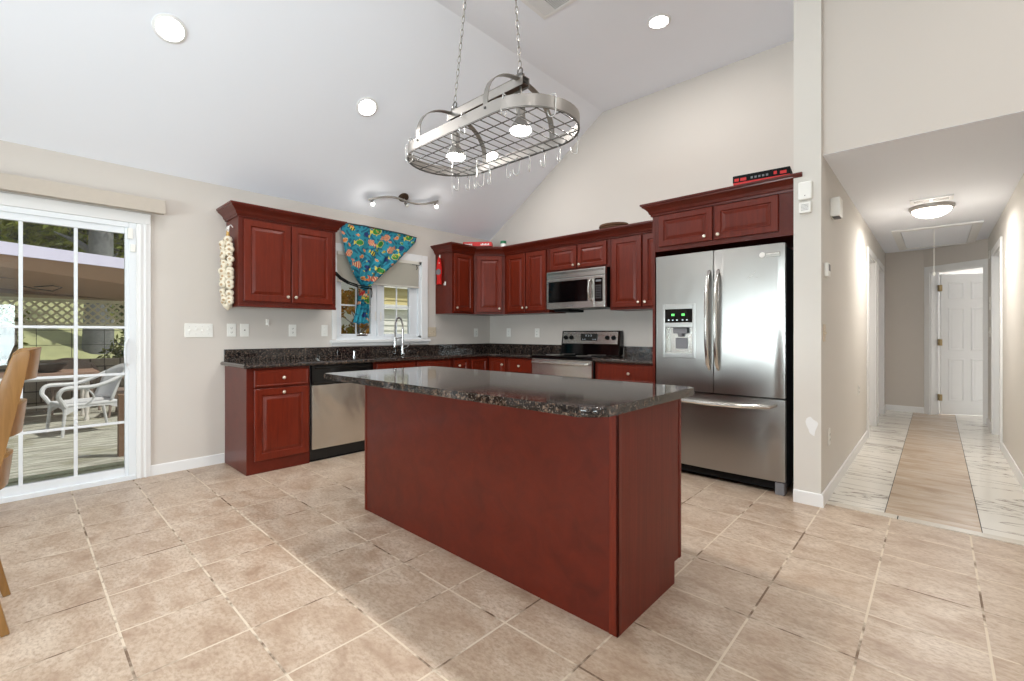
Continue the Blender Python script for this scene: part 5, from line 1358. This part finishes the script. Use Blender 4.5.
# wicker armchair (faces local -Y)
def wicker(mat, lab, grp=None):
    r = thing('wicker_armchair', (0, 0, 0), lab, 'chair', grp); W, D = .27, .26
    for sx in (-1, 1):
        for (yy0, yy1) in ((-D, -D - .03), (D, D + .06)):
            MB().tube([(sx * W, yy0, .36), (sx * (W + .01), yy1, 0)], [.020, .016], 8).build('leg', mat, r, local=True)
    m = MB(); m.box(-W - .01, W + .01, -D - .01, D + .01, .36, .40, .015, 2); m.build('seat', mat, r, local=True)
    m = MB()   # arched apron
    for sx in (-1, 1):
        P = [(-D, .36), (D, .36), (D, .30), (D * .6, .34), (0, .345), (-D * .6, .33), (-D, .26)]
        m.prism(P, sx * W - .008, sx * W + .008, lambda u, v, a: (a, u, v))
    P = [(-W, .36), (W, .36), (W, .26), (W * .6, .335), (0, .35), (-W * .6, .335), (-W, .26)]
    m.prism(P, -D - .008, -D + .008, lambda u, v, a: (u, a, v)); m.build('apron', mat, r, local=True)
    m = MB(); N = 12; rows = 10; V = []     # curved back
    for j in range(rows + 1):
        t = j / rows; row = []
        for i in range(N + 1):
            a = -1 + 2 * i / N; zz = .40 + t * (.44 - .10 * a * a); row.append(m.bm.verts.new((a * (W + .02), D + .02 + t * .13 - .10 * a * a, zz)))
        V.append(row)
    for j in range(rows):
        for i in range(N): m.bm.faces.new([V[j][i], V[j][i + 1], V[j + 1][i + 1], V[j + 1][i]])
    bk = m.build('back', mat, r, local=True); md = bk.modifiers.new('t', 'SOLIDIFY'); md.thickness = .018
    for sx in (-1, 1):
        MB().tube(smooth_path([(sx * (W + .02), D + .06, .74), (sx * (W + .05), D - .10, .655), (sx * (W + .05), -.02, .60), (sx * (W + .05), -D + .02, .60), (sx * (W + .045), -D - .05, .57), (sx * (W + .03), -D - .07, .50), (sx * (W + .01), -D - .035, .43), (sx * W, -D, .36)]), .025, 8).build('arm', mat, r, local=True)
        MB().tube(smooth_path([(sx * W, -.10, .36), (sx * (W + .02), .0, .45), (sx * (W + .04), -.03, .53), (sx * (W + .05), -.10, .60)]), .011, 6).build('arm_brace', mat, r, local=True)
    MB().tube([((W + .025) * math.sin(a), D + .15 - .10 * math.sin(a) ** 2 - (0 if abs(math.sin(a)) < .99 else 0), .40 + .44 * 1 - .10 * math.sin(a) ** 2) for a in [-PI/2 + PI * i / 16 for i in range(17)]], .018, 8).build('top_rail', mat, r, local=True)
    return r
wc = wicker(M['wicker'], 'white wicker armchair on the deck nearest the patio door', 'wicker armchairs on the patio')
wc.location = (-5.49, .33, ZD); wc.rotation_euler = (0, 0, math.radians(12))
wc2 = wicker(M['wickerb'], 'brown-grey wicker armchair behind the white one, at the table', 'wicker armchairs on the patio')
wc2.location = (-6.65, 1.02, ZD); wc2.rotation_euler = (0, 0, math.radians(-15))
wc3 = copy_tree(wc2); wc3['label'] = 'brown-grey wicker armchair against the block wall beyond the table'; wc3.location = (-7.75, .35, ZD); wc3.rotation_euler = (0, 0, math.radians(95))
wc4 = copy_tree(wc); wc4['label'] = 'white wicker armchair at the left end of the patio table'; wc4.location = (-6.7, -1.35, ZD); wc4.rotation_euler = (0, 0, math.radians(185))
pt = thing('patio_table', (-6.7, -.1, ZD), 'patio table with brown top and turned white legs', 'table')
B(-7.15, -6.3, -.85, .55, .56, .60, .008).build('table_top', M['tabletop'], pt); B(-7.08, -6.37, -.78, .48, .49, .56).build('apron', M['tablew'], pt)
for x in (-7.02, -6.44):
    for y in (-.72, .42): MB().lathe([(.025, 0), (.03, .03), (.018, .08), (.032, .18), (.035, .3), (.022, .42), (.034, .48), (.034, .61)], (x, y, ZD), seg=14).build('leg', M['tablew'], pt)
m = MB(); m.tube([(-7.02, -.72, .1), (-6.44, .42, .1)], .014, 8); m.tube([(-7.02, .42, .1), (-6.44, -.72, .1)], .014, 8); m.build('cross_brace', M['tablew'], pt)
tag(MB().lathe([(.08, 0), (.14, .03), (.20, .10), (.21, .125), (.195, .12), (.12, .03), (.02, .02)], (-6.55, .02, .60), seg=28).build('fruit_bowl', M['bowlblk']), 'wide black bowl on the patio table', 'bowl')

# trees
def tree(name, x, y, h, r, mats, lab, trunk_r=.16, n=2600, z0=1.0, leaf=.10, seed=1, zb=None, sq=1):
    rr = random.Random(seed); t = thing(name, (x, y, ZD - .16), lab, 'tree', 'trees beyond the patio')
    m = MB(); m.tube([(x, y, ZD - .16), (x + .05, y + .03, h * .3), (x - .03, y + .08, h * .6), (x, y, h * .85)], [trunk_r * 1.2, trunk_r, trunk_r * .8, trunk_r * .3], 12)
    for k in range(6):
        a = rr.uniform(0, 6.28); z = h * rr.uniform(.35, .7); m.tube([(x, y, z), (x + r * .4 * math.cos(a), y + r * .4 * math.sin(a), z + r * .3), (x + r * .8 * math.cos(a), y + r * .8 * math.sin(a), z + r * .5)], [trunk_r * .4, trunk_r * .25, .01], 6)
    m.build('trunk', M['bark'], t)
    m = MB(); bm = m.bm; cl_ = [(x + r * rr.uniform(-.75, .75), y + r * rr.uniform(-.75, .75), z0 + (h - z0) * rr.random(), r * rr.uniform(.3, .5)) for _ in range(26)]
    for _ in range(n):
        cx, cyy, cz, cr_ = rr.choice(cl_); d = Vector((rr.gauss(0, 1), rr.gauss(0, 1), rr.gauss(0, 1))).normalized() * cr_ * rr.random() ** .4
        p = Vector((cx, cyy, cz)) + d; a = Vector((rr.gauss(0, 1), rr.gauss(0, 1), rr.gauss(0, 1))).normalized(); b = a.orthogonal().normalized(); s_ = leaf * rr.uniform(.6, 1.3)
        bm.faces.new([bm.verts.new(p + a * s_), bm.verts.new(p + b * s_ * .45), bm.verts.new(p - a * s_), bm.verts.new(p - b * s_ * .45)])
    m.build('foliage', mats, t, smooth=False)
tree('tree', -11.7, 1.0, 6.5, 1.0, M['leafd'], 'thick-trunked grey tree rising behind the patio roof', .26, 1500, 3.3, .08, 2)
tree('tree', -13.5, -5.2, 6.0, 1.8, M['leafd'], 'dark leafy tree far left behind the patio roof', .14, 2600, .4, .12, 3)
tree('tree', -13.5, 6.6, 6.0, 1.8, M['leafo'], 'autumn-coloured tree far right behind the patio roof', .12, 2600, .4, .11, 4)
tree('tree', -16.6, .7, 8.0, 2.7, M['leafg'], 'broad green tree farthest behind the patio roof', .16, 15000, 1.0, .22, 5)
tree('shrub', -9.9, -.75, 1.6, .6, M['leafg'], 'low green shrub seen over the patio block wall', .04, 2200, .2, .06, 6)
tree('shrub', -9.6, 1.5, 1.8, .6, M['leafg'], 'yellow-green shrub beyond the right of the block wall', .04, 2600, .2, .06, 7)
tree('shrub', -4.75, 3.75, 2.5, .50, M['leafo'], 'rust and green shrub outside the left kitchen window sash', .03, 5200, .0, .05, 8)
# neighbouring house
nh = thing('neighbor_house', (-6, 7, ZD), 'neighbouring house with white and tan lap siding outside the kitchen window', 'house')
m = MB(); z = ZD - .1
while z < 1.62: m.prism([(0, z), (.022, z), (.006, z + .11), (0, z + .11)], 4.74, 9.5, lambda u, v, a: (-5.6 + u, a, v)); z += .11
m.box(-9, -5.6, 4.74, 9.5, ZD - .1, 1.64); m.build('lower_siding', M['sidingw'], nh, smooth=False)
m = MB(); m.box(-9, -5.5, 4.70, 9.5, 1.64, 1.74); m.build('belt_board', M['trim'], nh, smooth=False)
m = MB(); z = 1.74
while z < 2.05: m.prism([(0, z), (.022, z), (.006, z + .10), (0, z + .10)], 4.74, 9.5, lambda u, v, a: (-5.6 + u, a, v)); z += .10
m.box(-9, -5.6, 4.74, 9.5, 1.74, 2.08); m.build('upper_siding', M['sidingt'], nh, smooth=False)
m = MB(); m.prism([(-5.5, 2.085), (-5.5, 2.2), (-7.3, 3.4), (-9.4, 2.2), (-9.4, 2.06)], 4.6, 9.8, lambda u, v, a: (u, a, v)); m.build('roof', M['sidingw'], nh, smooth=False)
